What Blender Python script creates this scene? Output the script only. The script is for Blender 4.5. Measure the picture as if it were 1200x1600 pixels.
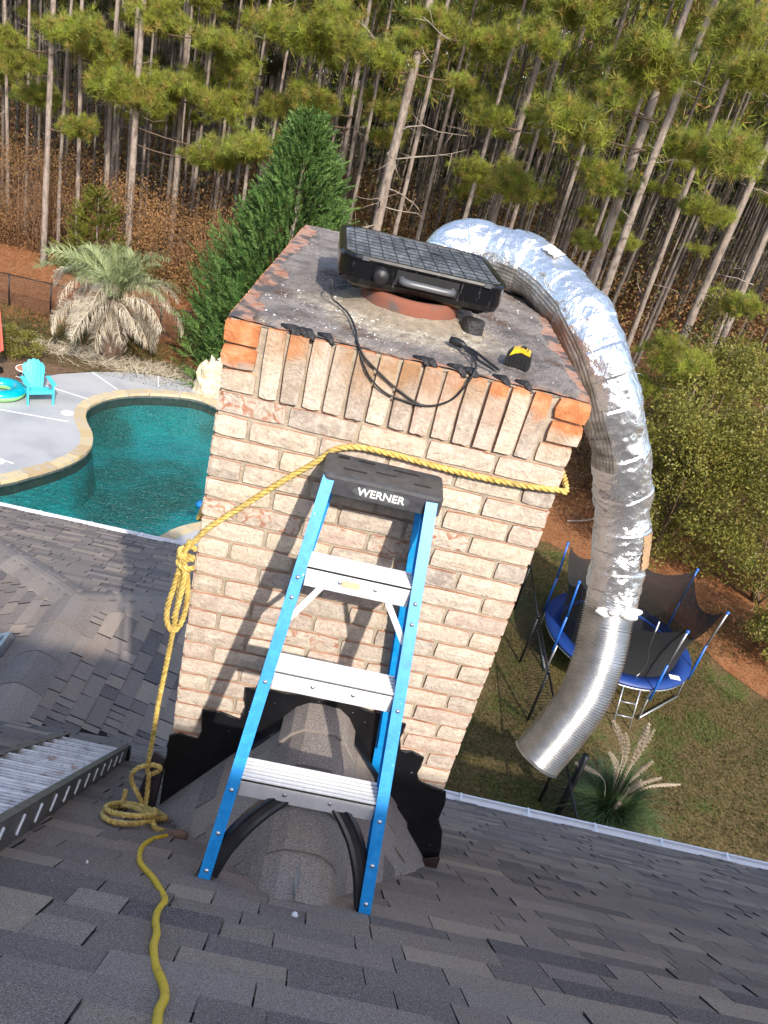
import bpy, math, random
import numpy as np
from mathutils import Vector, Matrix
random.seed(7); RNG = np.random.default_rng(7)
SC = bpy.context.scene
for o in list(bpy.data.objects): bpy.data.objects.remove(o)
# ------------------------------------------------------------------ camera
cam_d = bpy.data.cameras.new('camera'); cam = bpy.data.objects.new('camera', cam_d); SC.collection.objects.link(cam); SC.camera = cam
yaw, pit, rol = -0.08107, 0.49232, 0.25893
Fw = Vector((-math.sin(yaw)*math.cos(pit), math.cos(yaw)*math.cos(pit), -math.sin(pit)))
R0 = Vector((math.cos(yaw), math.sin(yaw), 0)); U0 = R0.cross(Fw)
Rt = math.cos(rol)*R0 + math.sin(rol)*U0; Up = -math.sin(rol)*R0 + math.cos(rol)*U0
cam.matrix_world = Matrix(((Rt.x, Up.x, -Fw.x, -0.1451), (Rt.y, Up.y, -Fw.y, -2.1584), (Rt.z, Up.z, -Fw.z, 0.6638), (0, 0, 0, 1)))
cam_d.sensor_fit = 'VERTICAL'; cam_d.sensor_height = 24; cam_d.lens = 24*1223.34/1600
cam_d.clip_start = 0.05; cam_d.clip_end = 1200
# ------------------------------------------------------------------ light
SAZ, SEL = math.radians(18.5), math.radians(37.6)
S = Vector((math.sin(SAZ)*math.cos(SEL), -math.cos(SAZ)*math.cos(SEL), math.sin(SEL)))
sd = bpy.data.lights.new('sun', 'SUN'); sun = bpy.data.objects.new('sun', sd); SC.collection.objects.link(sun)
sd.energy = 2.45; sd.angle = math.radians(0.8); sd.color = (1.0, 0.93, 0.83)
sun.rotation_euler = S.to_track_quat('Z', 'Y').to_euler()
W = bpy.data.worlds.new('World'); SC.world = W; W.use_nodes = True
wn = W.node_tree.nodes; wl = W.node_tree.links
sky = wn.new('ShaderNodeTexSky'); sky.sky_type = 'NISHITA'; sky.sun_disc = False
sky.sun_elevation = SEL; sky.sun_rotation = math.pi - SAZ; sky.dust_density = 2.0
wl.new(sky.outputs[0], wn['Background'].inputs[0]); wn['Background'].inputs[1].default_value = 0.15
vs = SC.view_settings; vs.view_transform = 'Standard'; vs.look = 'None'; vs.gamma = 1; vs.use_curve_mapping = False; vs.exposure = 1.3
SC.render.resolution_x = 768; SC.render.resolution_y = 1024
# ------------------------------------------------------------------ materials
MATS = {}
def ramp_set(r, cols, lo=0.0, hi=1.0):
    e = r.color_ramp.elements
    while len(e) > 1: e.remove(e[-1])
    n = len(cols)
    for i, c in enumerate(cols):
        p = lo + (hi-lo)*(i/(n-1) if n > 1 else 0)
        if i == 0: el = e[0]; el.position = p
        else: el = e.new(p)
        el.color = (*c, 1)
class N:
    def __init__(s, name):
        m = bpy.data.materials.new(name); m.use_nodes = True; s.m = m; s.n = m.node_tree.nodes; s.l = m.node_tree.links
        s.b = s.n['Principled BSDF']; MATS[name] = m; s.geo = s.n.new('ShaderNodeNewGeometry'); s.pos = s.geo.outputs['Position']
    def noise(s, scale, det=3, rough=0.55, dist=0, vec=None, stretch=None):
        t = s.n.new('ShaderNodeTexNoise'); t.inputs['Scale'].default_value = scale; t.inputs['Detail'].default_value = det
        t.inputs['Roughness'].default_value = rough; t.inputs['Distortion'].default_value = dist
        v = vec or s.pos
        if stretch:
            mp = s.n.new('ShaderNodeMapping'); mp.inputs['Scale'].default_value = stretch; s.l.new(v, mp.inputs[0]); v = mp.outputs[0]
        s.l.new(v, t.inputs['Vector']); return t.outputs['Fac']
    def voro(s, scale, feat='F1', vec=None):
        t = s.n.new('ShaderNodeTexVoronoi'); t.feature = feat; t.inputs['Scale'].default_value = scale
        s.l.new(vec or s.pos, t.inputs['Vector']); return t
    def ramp(s, fac, cols, lo=0.0, hi=1.0, const=False):
        r = s.n.new('ShaderNodeValToRGB'); ramp_set(r, cols, lo, hi); s.l.new(fac, r.inputs[0])
        if const: r.color_ramp.interpolation = 'CONSTANT'
        return r.outputs[0]
    def step(s, fac, lo, hi):
        r = s.n.new('ShaderNodeMapRange'); r.inputs[1].default_value = lo; r.inputs[2].default_value = hi; s.l.new(fac, r.inputs[0]); return r.outputs[0]
    def mix(s, fac, a, b, mode='MIX'):
        x = s.n.new('ShaderNodeMix'); x.data_type = 'RGBA'; x.blend_type = mode
        for v, i in ((fac, 0), (a, 6), (b, 7)):
            if isinstance(v, (int, float)): x.inputs[i].default_value = v
            elif isinstance(v, tuple): x.inputs[i].default_value = (*v, 1)
            else: s.l.new(v, x.inputs[i])
        return x.outputs[2]
    def math(s, op, a, b=0.0):
        x = s.n.new('ShaderNodeMath'); x.operation = op
        for v, i in ((a, 0), (b, 1)):
            if isinstance(v, (int, float)): x.inputs[i].default_value = v
            else: s.l.new(v, x.inputs[i])
        return x.outputs[0]
    def rnd(s):
        o = s.n.new('ShaderNodeObjectInfo'); return o.outputs['Random']
    def attr(s, name='rnd'):
        a = s.n.new('ShaderNodeAttribute'); a.attribute_name = name; return a.outputs['Fac']
    def xyz(s, v=None):
        x = s.n.new('ShaderNodeSeparateXYZ'); s.l.new(v or s.pos, x.inputs[0]); return x.outputs
    def bump(s, h, st=0.3, dist=0.01):
        b = s.n.new('ShaderNodeBump'); b.inputs['Strength'].default_value = st; b.inputs['Distance'].default_value = dist
        s.l.new(h, b.inputs['Height']); s.l.new(b.outputs[0], s.b.inputs['Normal'])
    def fin(s, col, rough=0.8, metal=0.0, spec=None):
        if isinstance(col, tuple): s.b.inputs['Base Color'].default_value = (*col, 1)
        else: s.l.new(col, s.b.inputs['Base Color'])
        if isinstance(rough, (int, float)): s.b.inputs['Roughness'].default_value = rough
        else: s.l.new(rough, s.b.inputs['Roughness'])
        s.b.inputs['Metallic'].default_value = metal
        if spec is not None: s.b.inputs['Specular IOR Level'].default_value = spec
        return s.m
def simple(name, col, rough=0.6, metal=0.0, var=0.25, scale=30, bump=0.15, bd=0.002):
    q = N(name); f = q.noise(scale, 4); d = tuple(c*(1-var) for c in col); l = tuple(min(1, c*(1+var)) for c in col)
    c = q.ramp(f, [d, col, l], 0.25, 0.75); q.bump(q.noise(scale*4, 3), bump, bd); return q.fin(c, rough, metal)
def leafmat(name, cols, rough=0.6, trans=0.25):
    q = N(name); c = q.ramp(q.attr(), cols); big = q.noise(1.3, 2)
    c = q.mix(q.step(big, 0.35, 0.7), c, q.mix(0.5, c, cols[-1], 'MULTIPLY'), 'MIX')
    q.fin(c, rough); q.b.inputs['Specular IOR Level'].default_value = 0.25
    if trans:
        t = q.n.new('ShaderNodeBsdfTranslucent'); q.l.new(c, t.inputs[0]); ms = q.n.new('ShaderNodeMixShader'); ms.inputs[0].default_value = trans
        q.l.new(q.b.outputs[0], ms.inputs[1]); q.l.new(t.outputs[0], ms.inputs[2]); q.l.new(ms.outputs[0], q.n['Material Output'].inputs[0])
    return q.m
# brick: whitewash coat on the face towards the roof, fired clay elsewhere
def brickmat(name, mode):
    q = N(name); tn = q.xyz(q.geo.outputs['True Normal']); r = q.rnd() if mode != 'stuff' else q.attr()
    n1 = q.noise(28, 5, 0.65); n2 = q.noise(9, 3); n3 = q.noise(90, 4, 0.7); st = q.noise(14, 4, 0.6, 1.5, stretch=(1, 1, 2.6))
    wash = q.ramp(r, [(.45,.365,.28),(.55,.455,.35),(.40,.33,.275),(.60,.51,.405),(.50,.365,.295),(.42,.355,.30),(.54,.46,.34),(.31,.255,.22),(.57,.475,.375)])
    wash = q.mix(q.step(n1, 0.40, 0.80), wash, (.68,.595,.495)); wash = q.mix(q.math('MULTIPLY', q.step(n3, 0.48, 0.70), 0.55), wash, (.27,.215,.175))
    red = q.ramp(n2, [(.27,.12,.07),(.40,.20,.13),(.48,.28,.19)], .3, .7)
    isred = q.math('GREATER_THAN', r, 0.91)
    wear = q.math('ADD', q.step(q.noise(23, 4, 0.6, 2.0), 0.52, 0.60), 0)
    thr = q.mix(isred, q.step(st, 0.68, 0.75), wear)
    body = q.mix(thr, wash, red)
    if mode == 'side': front = q.math('GREATER_THAN', q.math('ABSOLUTE', tn[0]), 0.45)
    elif mode == 'stuff': front = q.math('LESS_THAN', tn[2], 0.4)
    else: front = q.math('LESS_THAN', tn[1], -0.45)
    col = q.mix(front, red, body)
    if mode in ('soldier', 'corner'):
        z = q.xyz()[2]; org = q.ramp(q.noise(16, 4), [(.38,.13,.055),(.54,.21,.09),(.62,.33,.19)], .3, .7)
        k = -0.075 if mode == 'soldier' else -0.15
        lim = q.math('ADD', z, q.math('MULTIPLY', q.math('SUBTRACT', q.noise(11, 3), 0.5), 0.14)); lim = q.math('ADD', lim, q.math('MULTIPLY', q.math('SUBTRACT', r, 0.5), 0.07))
        stain = q.mix(q.math('MULTIPLY', q.step(lim, k-0.10, k+0.05), q.step(q.noise(7, 3), .36, .58)), col, q.mix(0.80, col, (.30,.145,.05)))
        xx = q.xyz()[0]; side_ = q.step(q.math('ADD', q.math('ABSOLUTE', q.math('ADD', xx, .10)), q.math('MULTIPLY', q.math('SUBTRACT', r, .5), .12)), .20, .34)
        if mode == 'corner': side_ = 1.0
        col = q.mix(q.math('MULTIPLY', q.step(lim, k+0.015, k+0.045), side_), stain, org)
        col = q.mix(q.math('GREATER_THAN', tn[2], 0.7), col, org)
    q.bump(q.math('ADD', q.noise(60, 5, 0.7), q.math('MULTIPLY', q.noise(22, 3, 0.5, 3.0), 1.3)), 0.7, 0.0045)
    return q.fin(col, 0.92, 0, 0.15)
brickmat('brick_face', 'face'); brickmat('brick_side', 'stuff'); brickmat('brick_soldier', 'soldier'); brickmat('brick_corner', 'corner')
q = N('mortar'); q.bump(q.noise(160, 4), 0.7, 0.004); q.fin(q.ramp(q.noise(25, 4), [(.27,.225,.17),(.37,.315,.24),(.43,.37,.29)], .3, .7), 0.95)
# shingles
def shinglemat(name, mode):
    q = N(name); r = q.rnd() if mode == 'obj' else q.attr()
    c = q.ramp(r, [(.098,.082,.080),(.29,.232,.190),(.175,.140,.122),(.32,.248,.192),(.120,.099,.096),(.44,.345,.255),(.235,.178,.148),(.35,.282,.232),(.190,.155,.137)])
    g = q.noise(300, 2, 0.9); g2 = q.noise(700, 1, 0.5)
    c = q.mix(q.step(g, 0.36, 0.50), q.mix(1.0, c, (.32,.32,.34), 'MULTIPLY'), c)
    c = q.mix(q.math('MULTIPLY', q.step(g, 0.58, 0.64), 0.7), c, (.58,.54,.52))
    c = q.mix(q.math('MULTIPLY', q.step(q.noise(2.2, 3), 0.35, 0.75), 0.35), c, (.22,.195,.19))
    q.bump(q.math('ADD', g, g2), 0.85, 0.003); return q.fin(c, 0.9, 0, 0.25)
shinglemat('shingle', 'obj'); shinglemat('shingle_field', 'attr')
q = N('shingle_cap'); g = q.noise(300, 2, .9); c = q.ramp(q.rnd(), [(.19,.157,.137),(.265,.219,.188),(.155,.133,.121),(.30,.25,.21),(.22,.181,.157)]); c = q.mix(q.math('MULTIPLY', q.step(q.noise(4, 4), .4, .7), .5), c, (.24,.21,.195)); c = q.mix(q.step(g, .36, .50), q.mix(1.0, c, (.36,.36,.38), 'MULTIPLY'), c)
c = q.mix(q.math('MULTIPLY', q.step(g, .58, .64), .7), c, (.60,.56,.54)); q.bump(g, .8, .003); q.fin(c, .9, 0, .25)
simple('roof_felt', (.012,.012,.014), .9); simple('white_metal', (.72,.73,.76), .35, .0, .06)
q = N('flash_black'); n1 = q.noise(12, 4); c = q.ramp(n1, [(.004,.004,.005),(.009,.009,.011)], .3, .7)
c = q.mix(q.math('GREATER_THAN', q.noise(48, 2), .74), c, (.30,.30,.30)); q.bump(q.noise(10, 4), .5, .01); q.fin(c, .42)
simple('flash_brown', (.035,.02,.017), .5); simple('tar', (.016,.014,.014), .55, 0, .5, 25, .8, .01)
# crown of the chimney
q = N('crown_cement'); x, y, z = q.xyz()[:3]
base = q.ramp(q.noise(7, 6, .65), [(.058,.050,.046),(.135,.115,.104),(.22,.19,.17),(.088,.075,.068)], .3, .72)
base = q.mix(q.step(q.noise(5, 5, .6), .55, .66), base, (.09,.055,.035))
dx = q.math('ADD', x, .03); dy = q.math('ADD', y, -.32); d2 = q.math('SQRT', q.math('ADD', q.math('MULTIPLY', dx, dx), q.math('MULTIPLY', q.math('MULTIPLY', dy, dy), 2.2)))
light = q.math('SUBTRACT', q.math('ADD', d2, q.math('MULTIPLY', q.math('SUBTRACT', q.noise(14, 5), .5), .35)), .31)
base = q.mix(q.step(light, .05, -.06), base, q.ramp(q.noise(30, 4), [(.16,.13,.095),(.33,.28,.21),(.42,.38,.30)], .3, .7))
sp = q.math('MULTIPLY', q.step(q.noise(75, 2, .6), .63, .68), q.step(q.noise(6, 3), .50, .58)); base = q.mix(sp, base, (.62,.58,.52))
base = q.mix(q.math('MULTIPLY', q.math('GREATER_THAN', q.noise(40, 2), .73), 1), base, (.40,.16,.08))
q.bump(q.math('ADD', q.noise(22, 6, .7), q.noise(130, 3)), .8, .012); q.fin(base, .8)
q = N('brick_worn_orange'); c = q.ramp(q.noise(12, 5), [(.13,.075,.055),(.32,.14,.08),(.34,.21,.15),(.10,.08,.075)], .34, .62)
c = q.mix(q.step(q.noise(9, 5), .49, .58), c, (.07,.062,.06)); q.bump(q.noise(40, 5), .8, .008); q.fin(c, .9)
q = N('terracotta'); q.bump(q.noise(60, 4), .4, .004); q.fin(q.mix(q.step(q.noise(10, 5), .5, .65), (.20,.070,.042), (.10,.075,.065)), .9)
simple('collar', (.27,.22,.16), .95, 0, .3, 40, .9, .01)
# pan
q = N('black_enamel'); c = q.mix(q.math('MULTIPLY', q.step(q.noise(60, 4, .7, 0, stretch=(1, 1, .2)), .62, .72), .25), (.006,.006,.007), (.35,.35,.35)); q.bump(q.noise(9, 2), .15, .01); q.fin(c, .16)
q = N('pan_lid'); c = q.mix(q.math('MULTIPLY', q.step(q.noise(14, 6, .75, 0, stretch=(1, .35, 1)), .44, .72), .55), (.055,.058,.066), (.45,.47,.49)); q.bump(q.noise(200, 3), .3, .002); q.fin(c, .3)
simple('black_rubber', (.012,.012,.013), .5); simple('handle_grey', (.085,.088,.095), .38); simple('tape_yellow', (.72,.42,.02), .45)
# foil and metal
q = N('foil'); v = q.voro(16, 'F1'); v2 = q.voro(38, 'F1'); h = q.math('ADD', v.outputs['Distance'], q.math('MULTIPLY', v2.outputs['Distance'], .6))
h = q.math('ADD', h, q.math('MULTIPLY', q.noise(11, 5, .7, 1.5), 1.4)); q.bump(h, .45, .014)
q.fin(q.ramp(q.noise(6, 3), [(.74,.74,.74),(.90,.90,.90)], .3, .7), .27, .9)
q = N('flex_alu'); q.bump(q.noise(40, 3), .2, .004); q.fin(q.ramp(q.noise(12, 4), [(.42,.42,.42),(.62,.62,.62)], .3, .7), .33, .95)
q = N('scrim'); q.bump(q.noise(120, 3), .3, .004); q.fin(q.ramp(q.noise(20, 3), [(.25,.235,.215),(.46,.44,.41)], .3, .7), .42, .75)
q = N('aluminium'); g = q.noise(30, 4, .7, 0, stretch=(1, .2, .2)); q.bump(g, .1, .002); q.fin(q.ramp(g, [(.70,.70,.70),(.82,.82,.82)], .3, .7), .42, .15)
q = N('aluminium_old'); g = q.noise(24, 5, .7); c = q.ramp(g, [(.36,.34,.32),(.62,.60,.58),(.70,.69,.67)], .3, .65)
c = q.mix(q.math('MULTIPLY', q.step(q.noise(9, 4), .62, .7), .7), c, (.33,.17,.10)); q.bump(g, .3, .003); q.fin(c, .5, .25)
q = N('aluminium_rail'); g = q.noise(20, 5, .7); q.bump(g, .2, .003); q.fin(q.ramp(g, [(.10,.098,.095),(.22,.215,.21)], .3, .7), .45, .7)
q = N('ladder_blue'); g = q.noise(35, 5, .7); c = q.ramp(g, [(.0,.17,.47),(.005,.25,.62),(.02,.31,.68)], .25, .7); c = q.mix(q.math('MULTIPLY', q.step(q.noise(50, 3), .70, .74), .6), c, (.55,.68,.72)); q.bump(q.noise(200, 2, .5, 0, stretch=(1, 1, .1)), .2, .001); q.fin(c, .4)
simple('cap_plastic', (.055,.055,.06), .45, 0, .35, 40); simple('cap_text', (.42,.42,.44), .5, 0, .1); simple('gusset_black', (.014,.014,.016), .35, 0, .5, 20)
simple('rivet', (.62,.62,.62), .3, .9, .1); simple('label_gold', (.55,.5,.32), .5, 0, .2, 90)
q = N('rope_yellow'); c = q.ramp(q.noise(60, 4), [(.32,.21,.05),(.54,.38,.09),(.68,.53,.20)], .3, .7); c = q.mix(q.math('MULTIPLY', q.step(q.noise(9, 3), .5, .65), .45), c, (.30,.20,.09)); q.bump(q.noise(500, 2), .6, .002); q.fin(c, .75)
q = N('cord_yellow'); c = q.mix(q.math('MULTIPLY', q.step(q.noise(30, 4), .55, .7), .6), (.62,.42,.02), (.30,.17,.03)); q.bump(q.noise(120, 2), .2, .002); q.fin(c, .45)
simple('old_paper', (.55,.54,.44), .7, 0, .1); simple('dirty_brown', (.16,.095,.065), .8, 0, .4); simple('white_flock', (.80,.80,.80), .8, 0, .05, 60, .8, .01); simple('tan_tape', (.42,.27,.15), .5, .2)
simple('glass_dark', (.10,.12,.15), .08, 0, .1)
# ground and garden
def ground(name, cols, sc, fine, b=.6):
    q = N(name); a = q.ramp(q.noise(sc, 6, .68), cols, .3, .72); f = q.noise(fine, 4, .75)
    a = q.mix(q.step(f, .38, .62), q.mix(1.0, a, (.42,.40,.38), 'MULTIPLY'), a); q.bump(f, b, .04); q.fin(a, .95, 0, .1)
ground('lawn', [(.065,.085,.024),(.125,.10,.042),(.155,.112,.052),(.085,.11,.028),(.145,.118,.056)], .8, 16)
ground('pine_straw', [(.19,.075,.032),(.30,.125,.055),(.36,.17,.08),(.16,.07,.035)], 1.3, 22)
ground('forest_floor', [(.06,.030,.016),(.11,.05,.025),(.15,.075,.035)], .6, 9)
ground('mulch', [(.13,.075,.045),(.22,.15,.10),(.10,.06,.04)], 3, 26)
q = N('deck_concrete'); c = q.ramp(q.noise(.9, 5), [(.26,.265,.275),(.33,.335,.345),(.37,.37,.37)], .3, .7); q.bump(q.noise(60, 3), .3, .003); q.fin(c, .85)
simple('joint_white', (.70,.68,.66), .8, 0, .1); simple('lid_white', (.78,.77,.74), .6, 0, .05)
q = N('coping_stone'); c = q.ramp(q.rnd(), [(.40,.30,.16),(.50,.40,.23),(.44,.35,.22),(.36,.26,.14)]); c = q.mix(q.step(q.noise(6, 5), .5, .68), c, (.36,.33,.28)); q.bump(q.noise(20, 4), .5, .01); q.fin(c, .85)
q = N('pool_finish'); g = q.noise(19, 3, .75); big = q.noise(.30, 3)
c = q.ramp(big, [(.07,.17,.16),(.05,.28,.29),(.03,.55,.62),(.04,.36,.42)], .34, .64); c = q.mix(q.math('MULTIPLY', q.step(g, .56, .62), .8), c, (.36,.62,.55)); c = q.mix(q.step(g, .46, .36), c, q.mix(1.0, c, (.35,.45,.45), 'MULTIPLY')); q.fin(c, .9)  # pale flecks: pebble speckle plus water sparkle painted into the floor
q = N('pool_tile'); q.fin(q.ramp(q.noise(8, 3), [(.05,.065,.065),(.12,.13,.12)], .3, .7), .4)
q = N('water'); f = q.n.new('ShaderNodeFresnel'); f.inputs[0].default_value = 1.33; tr = q.n.new('ShaderNodeBsdfTransparent'); tr.inputs[0].default_value = (.50,.84,.80,1)
gl = q.n.new('ShaderNodeBsdfGlossy'); gl.inputs['Roughness'].default_value = .04; ms = q.n.new('ShaderNodeMixShader')
bp = q.n.new('ShaderNodeBump'); bp.inputs['Strength'].default_value = .8; bp.inputs['Distance'].default_value = .05
q.l.new(q.math('ADD', q.noise(7, 3, .6, 1.0), q.math('MULTIPLY', q.noise(20, 2), .4)), bp.inputs['Height'])
q.l.new(bp.outputs[0], f.inputs['Normal']); q.l.new(bp.outputs[0], gl.inputs['Normal'])
q.l.new(f.outputs[0], ms.inputs[0]); q.l.new(tr.outputs[0], ms.inputs[1]); q.l.new(gl.outputs[0], ms.inputs[2]); q.l.new(ms.outputs[0], q.n['Material Output'].inputs[0])
simple('turquoise_plastic', (.06,.50,.60), .45, 0, .05); simple('ring_teal', (.0,.30,.38), .2, 0, .1, 5); simple('ring_green', (.30,.72,.25), .25, 0, .1, 5)
simple('coral_fabric', (.75,.13,.09), .7, 0, .1, 8); simple('table_top', (.36,.17,.09), .6, 0, .3); simple('dark_metal', (.012,.013,.014), .4, .3); simple('galv', (.36,.37,.38), .4, .7)
q = N('rock_cream'); c = q.ramp(q.noise(5, 6, .7), [(.26,.20,.12),(.52,.44,.30),(.62,.56,.44)], .3, .65); q.bump(q.noise(9, 6, .7), .9, .05); q.fin(c, .9)
simple('trampoline_blue', (.008,.035,.17), .45, 0, .2, 3); simple('pole_blue', (.01,.10,.42), .4, 0, .1); simple('mat_black', (.010,.010,.012), .7); simple('float_blue', (.01,.16,.75), .3)
def netmat(name, col, fac, sc=None):
    q = N(name); q.fin(col, .8); t = q.n.new('ShaderNodeBsdfTransparent'); m = q.n.new('ShaderNodeMixShader'); m.inputs[0].default_value = fac
    if sc:
        uv = q.n.new('ShaderNodeAttribute'); uv.attribute_name = 'fuv'; x, y, z = q.xyz(uv.outputs['Vector'])[:3]
        def line(e): return q.math('LESS_THAN', q.math('FRACT', q.math('MULTIPLY', e, sc)), .16)
        q.l.new(q.math('MAXIMUM', line(q.math('ADD', x, y)), line(q.math('SUBTRACT', x, y))), m.inputs[0])
    q.l.new(t.outputs[0], m.inputs[1]); q.l.new(q.b.outputs[0], m.inputs[2]); q.l.new(m.outputs[0], q.n['Material Output'].inputs[0])
netmat('net_black', (.006,.006,.007), .88); netmat('chain_link', (.016,.016,.016), 0, 13.0)
# trees
q = N('pine_bark'); c = q.ramp(q.noise(7, 5, .7, 0, stretch=(1, 1, .35)), [(.075,.055,.045),(.19,.15,.125),(.30,.25,.215),(.13,.085,.065)], .28, .74)
c = q.mix(q.math('MULTIPLY', q.rnd(), .5), c, q.mix(1.0, c, (.55,.50,.46), 'MULTIPLY')); q.bump(q.noise(16, 5, .7, 0, stretch=(1, 1, .3)), .8, .04); q.fin(c, .95)
q = N('bark_shaded'); c = q.ramp(q.noise(7, 5, .7, 0, stretch=(1, 1, .35)), [(.045,.035,.030),(.10,.080,.068),(.20,.17,.145)], .3, .78); q.bump(q.noise(16, 5, .7, 0, stretch=(1, 1, .3)), .8, .04); q.fin(c, .95)  # pine bark copy darkened, putting the woods' shade into the colour
simple('dead_wood', (.27,.22,.18), .9, 0, .4); simple('rusty_twig', (.20,.115,.07), .9, 0, .5); simple('stem_brown', (.11,.07,.045), .9, 0, .4)
leafmat('needles', [(.15,.22,.045),(.25,.32,.045),(.38,.40,.06),(.12,.19,.05),(.40,.34,.08),(.40,.25,.10)], .5, .4)
leafmat('needles_shaded', [(.03,.045,.014),(.055,.065,.02),(.07,.06,.028)], .6, .2)  # darker needle copy; woods' shade and a haze lift are in its colours
leafmat('cypress_green', [(.035,.085,.022),(.075,.15,.035),(.14,.23,.06),(.05,.105,.03)], .55, .2)
leafmat('cypress_yellow', [(.10,.12,.016),(.17,.17,.025),(.07,.10,.02)], .6, .25)
leafmat('shrub_leaf', [(.08,.10,.022),(.18,.185,.038),(.32,.29,.07),(.11,.13,.03),(.40,.31,.10)], .45, .35)
leafmat('brown_leaf', [(.24,.11,.045),(.36,.20,.08),(.28,.16,.075),(.17,.085,.042),(.22,.19,.05)], .7, .25)
leafmat('scrub_leaf', [(.10,.095,.022),(.17,.15,.035),(.09,.07,.03),(.05,.055,.016)], .6, .25)
leafmat('palm_green', [(.16,.21,.085),(.26,.31,.15),(.38,.40,.22)], .55, .2)
leafmat('palm_dry', [(.42,.36,.26),(.58,.52,.40),(.68,.63,.52),(.34,.27,.19)], .8, .2)
leafmat('grass_blade', [(.055,.105,.035),(.10,.17,.07),(.16,.21,.10)], .6, .2); leafmat('plume', [(.66,.57,.45),(.78,.70,.58),(.54,.45,.35)], .9, .4)
leafmat('lawn_blades', [(.045,.055,.012),(.10,.085,.028),(.15,.10,.04),(.06,.10,.018)], .8, .2)
leafmat('straw_blades', [(.22,.09,.035),(.33,.15,.06),(.40,.21,.10),(.17,.08,.04)], .8, .1)
# ------------------------------------------------------------------ mesh helpers
class MB:
    def __init__(s): s.v = []; s.f = []; s.m = []; s.sm = []
    def add(s, vs, fs, mi=0, sm=False):
        o = len(s.v); s.v += [tuple(v) for v in vs]; s.f += [tuple(i+o for i in f) for f in fs]; s.m += [mi]*len(fs); s.sm += [sm]*len(fs); return s
    def box(s, c, d, M=None, mi=0):
        x, y, z = d[0]/2, d[1]/2, d[2]/2
        vs = [Vector((a*x, b*y, e*z)) for a in (-1, 1) for b in (-1, 1) for e in (-1, 1)]
        vs = [(M @ v if M else v) + Vector(c) for v in vs]
        return s.add(vs, [(0,1,3,2),(4,6,7,5),(0,4,5,1),(2,3,7,6),(0,2,6,4),(1,5,7,3)], mi)
    def beam(s, a, b, w, h, up=(0, 0, 1), mi=0):
        a, b = Vector(a), Vector(b); d = b-a; L = d.length; d.normalize(); x = d.cross(Vector(up))
        if x.length < 1e-5: x = d.cross(Vector((1, 0, 0)))
        x.normalize(); z = x.cross(d); M = Matrix((x, d, z)).transposed()
        return s.box((a+b)/2, (w, L, h), M, mi)
    def tube(s, pts, r, seg=8, mi=0, cap=True, closed=False, flat=1.0, sm=True, rfun=None):
        pts = [Vector(p) for p in pts]; n = len(pts); rs = r if isinstance(r, (list, tuple)) else [r]*n
        T = [(pts[min(i+1, n-1)]-pts[max(i-1, 0)]).normalized() for i in range(n)]
        if closed: T = [(pts[(i+1) % n]-pts[i-1]).normalized() for i in range(n)]
        u = T[0].orthogonal().normalized(); vs = []
        for i in range(n):
            u = (u - T[i]*u.dot(T[i])).normalized(); w = T[i].cross(u)
            for k in range(seg):
                a = 2*math.pi*k/seg; rr = rs[i]*(rfun(i, k) if rfun else 1)
                vs.append(pts[i] + u*math.cos(a)*rr + w*math.sin(a)*rr*flat)
        fs = [(i*seg+k, i*seg+(k+1) % seg, (i+1)*seg+(k+1) % seg, (i+1)*seg+k) for i in range(n-1) for k in range(seg)]
        if closed: fs += [((n-1)*seg+k, (n-1)*seg+(k+1) % seg, (k+1) % seg, k) for k in range(seg)]
        elif cap: fs += [tuple(range(seg))[::-1], tuple((n-1)*seg+k for k in range(seg))]
        return s.add(vs, fs, mi, sm)
    def lathe(s, prof, seg=24, c=(0, 0, 0), mi=0, sm=True):
        n = len(prof); vs = [(c[0]+r*math.cos(2*math.pi*k/seg), c[1]+r*math.sin(2*math.pi*k/seg), c[2]+z) for r, z in prof for k in range(seg)]
        return s.add(vs, [(i*seg+k, i*seg+(k+1) % seg, (i+1)*seg+(k+1) % seg, (i+1)*seg+k) for i in range(n-1) for k in range(seg)], mi, sm)
    def prism(s, poly, n, mi=0):   # extrude 3d polygon by vector n
        k = len(poly); a = [Vector(p) for p in poly]; b = [p+Vector(n) for p in a]
        return s.add(a+b, [tuple(range(k))[::-1], tuple(range(k, 2*k))] + [(i, (i+1) % k, (i+1) % k+k, i+k) for i in range(k)], mi)
def finish(me, mats, rnd=None):
    for m in mats: me.materials.append(MATS[m])
    return me
def mesh_of(name, mb, mats):
    me = bpy.data.meshes.new(name); me.from_pydata(mb.v, [], mb.f); mats = [mats] if isinstance(mats, str) else mats; finish(me, mats)
    me.polygons.foreach_set('material_index', mb.m); me.polygons.foreach_set('use_smooth', mb.sm); me.update(); return me
def link(name, me, parent=None, local=False, mw=None):
    o = bpy.data.objects.new(name, me); SC.collection.objects.link(o)
    if mw is not None: o.matrix_basis = mw
    if parent is not None:
        o.parent = parent
        if not local:
            p = parent; Mx = p.matrix_basis.copy()
            while p.parent is not None: Mx = p.parent.matrix_basis @ p.matrix_parent_inverse @ Mx; p = p.parent
            o.matrix_parent_inverse = Mx.inverted()
    return o
def part(name, mb, mats, parent, local=False, label=None, stuff=False):
    o = link(name, mesh_of(name, mb, mats) if isinstance(mb, MB) else mb, parent, local)
    if label: o['label'] = label
    if stuff: o['kind'] = 'stuff'
    return o
def tag(o, label, cat, group=None):
    o['label'] = label; o['category'] = cat
    if group: o['group'] = group
    return o
def thing(name, label, cat, loc=(0, 0, 0), rz=0, group=None):
    o = bpy.data.objects.new(name, None); SC.collection.objects.link(o); o.empty_display_size = .2
    o.matrix_basis = Matrix.Translation(loc) @ Matrix.Rotation(rz, 4, 'Z'); return tag(o, label, cat, group)
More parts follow.
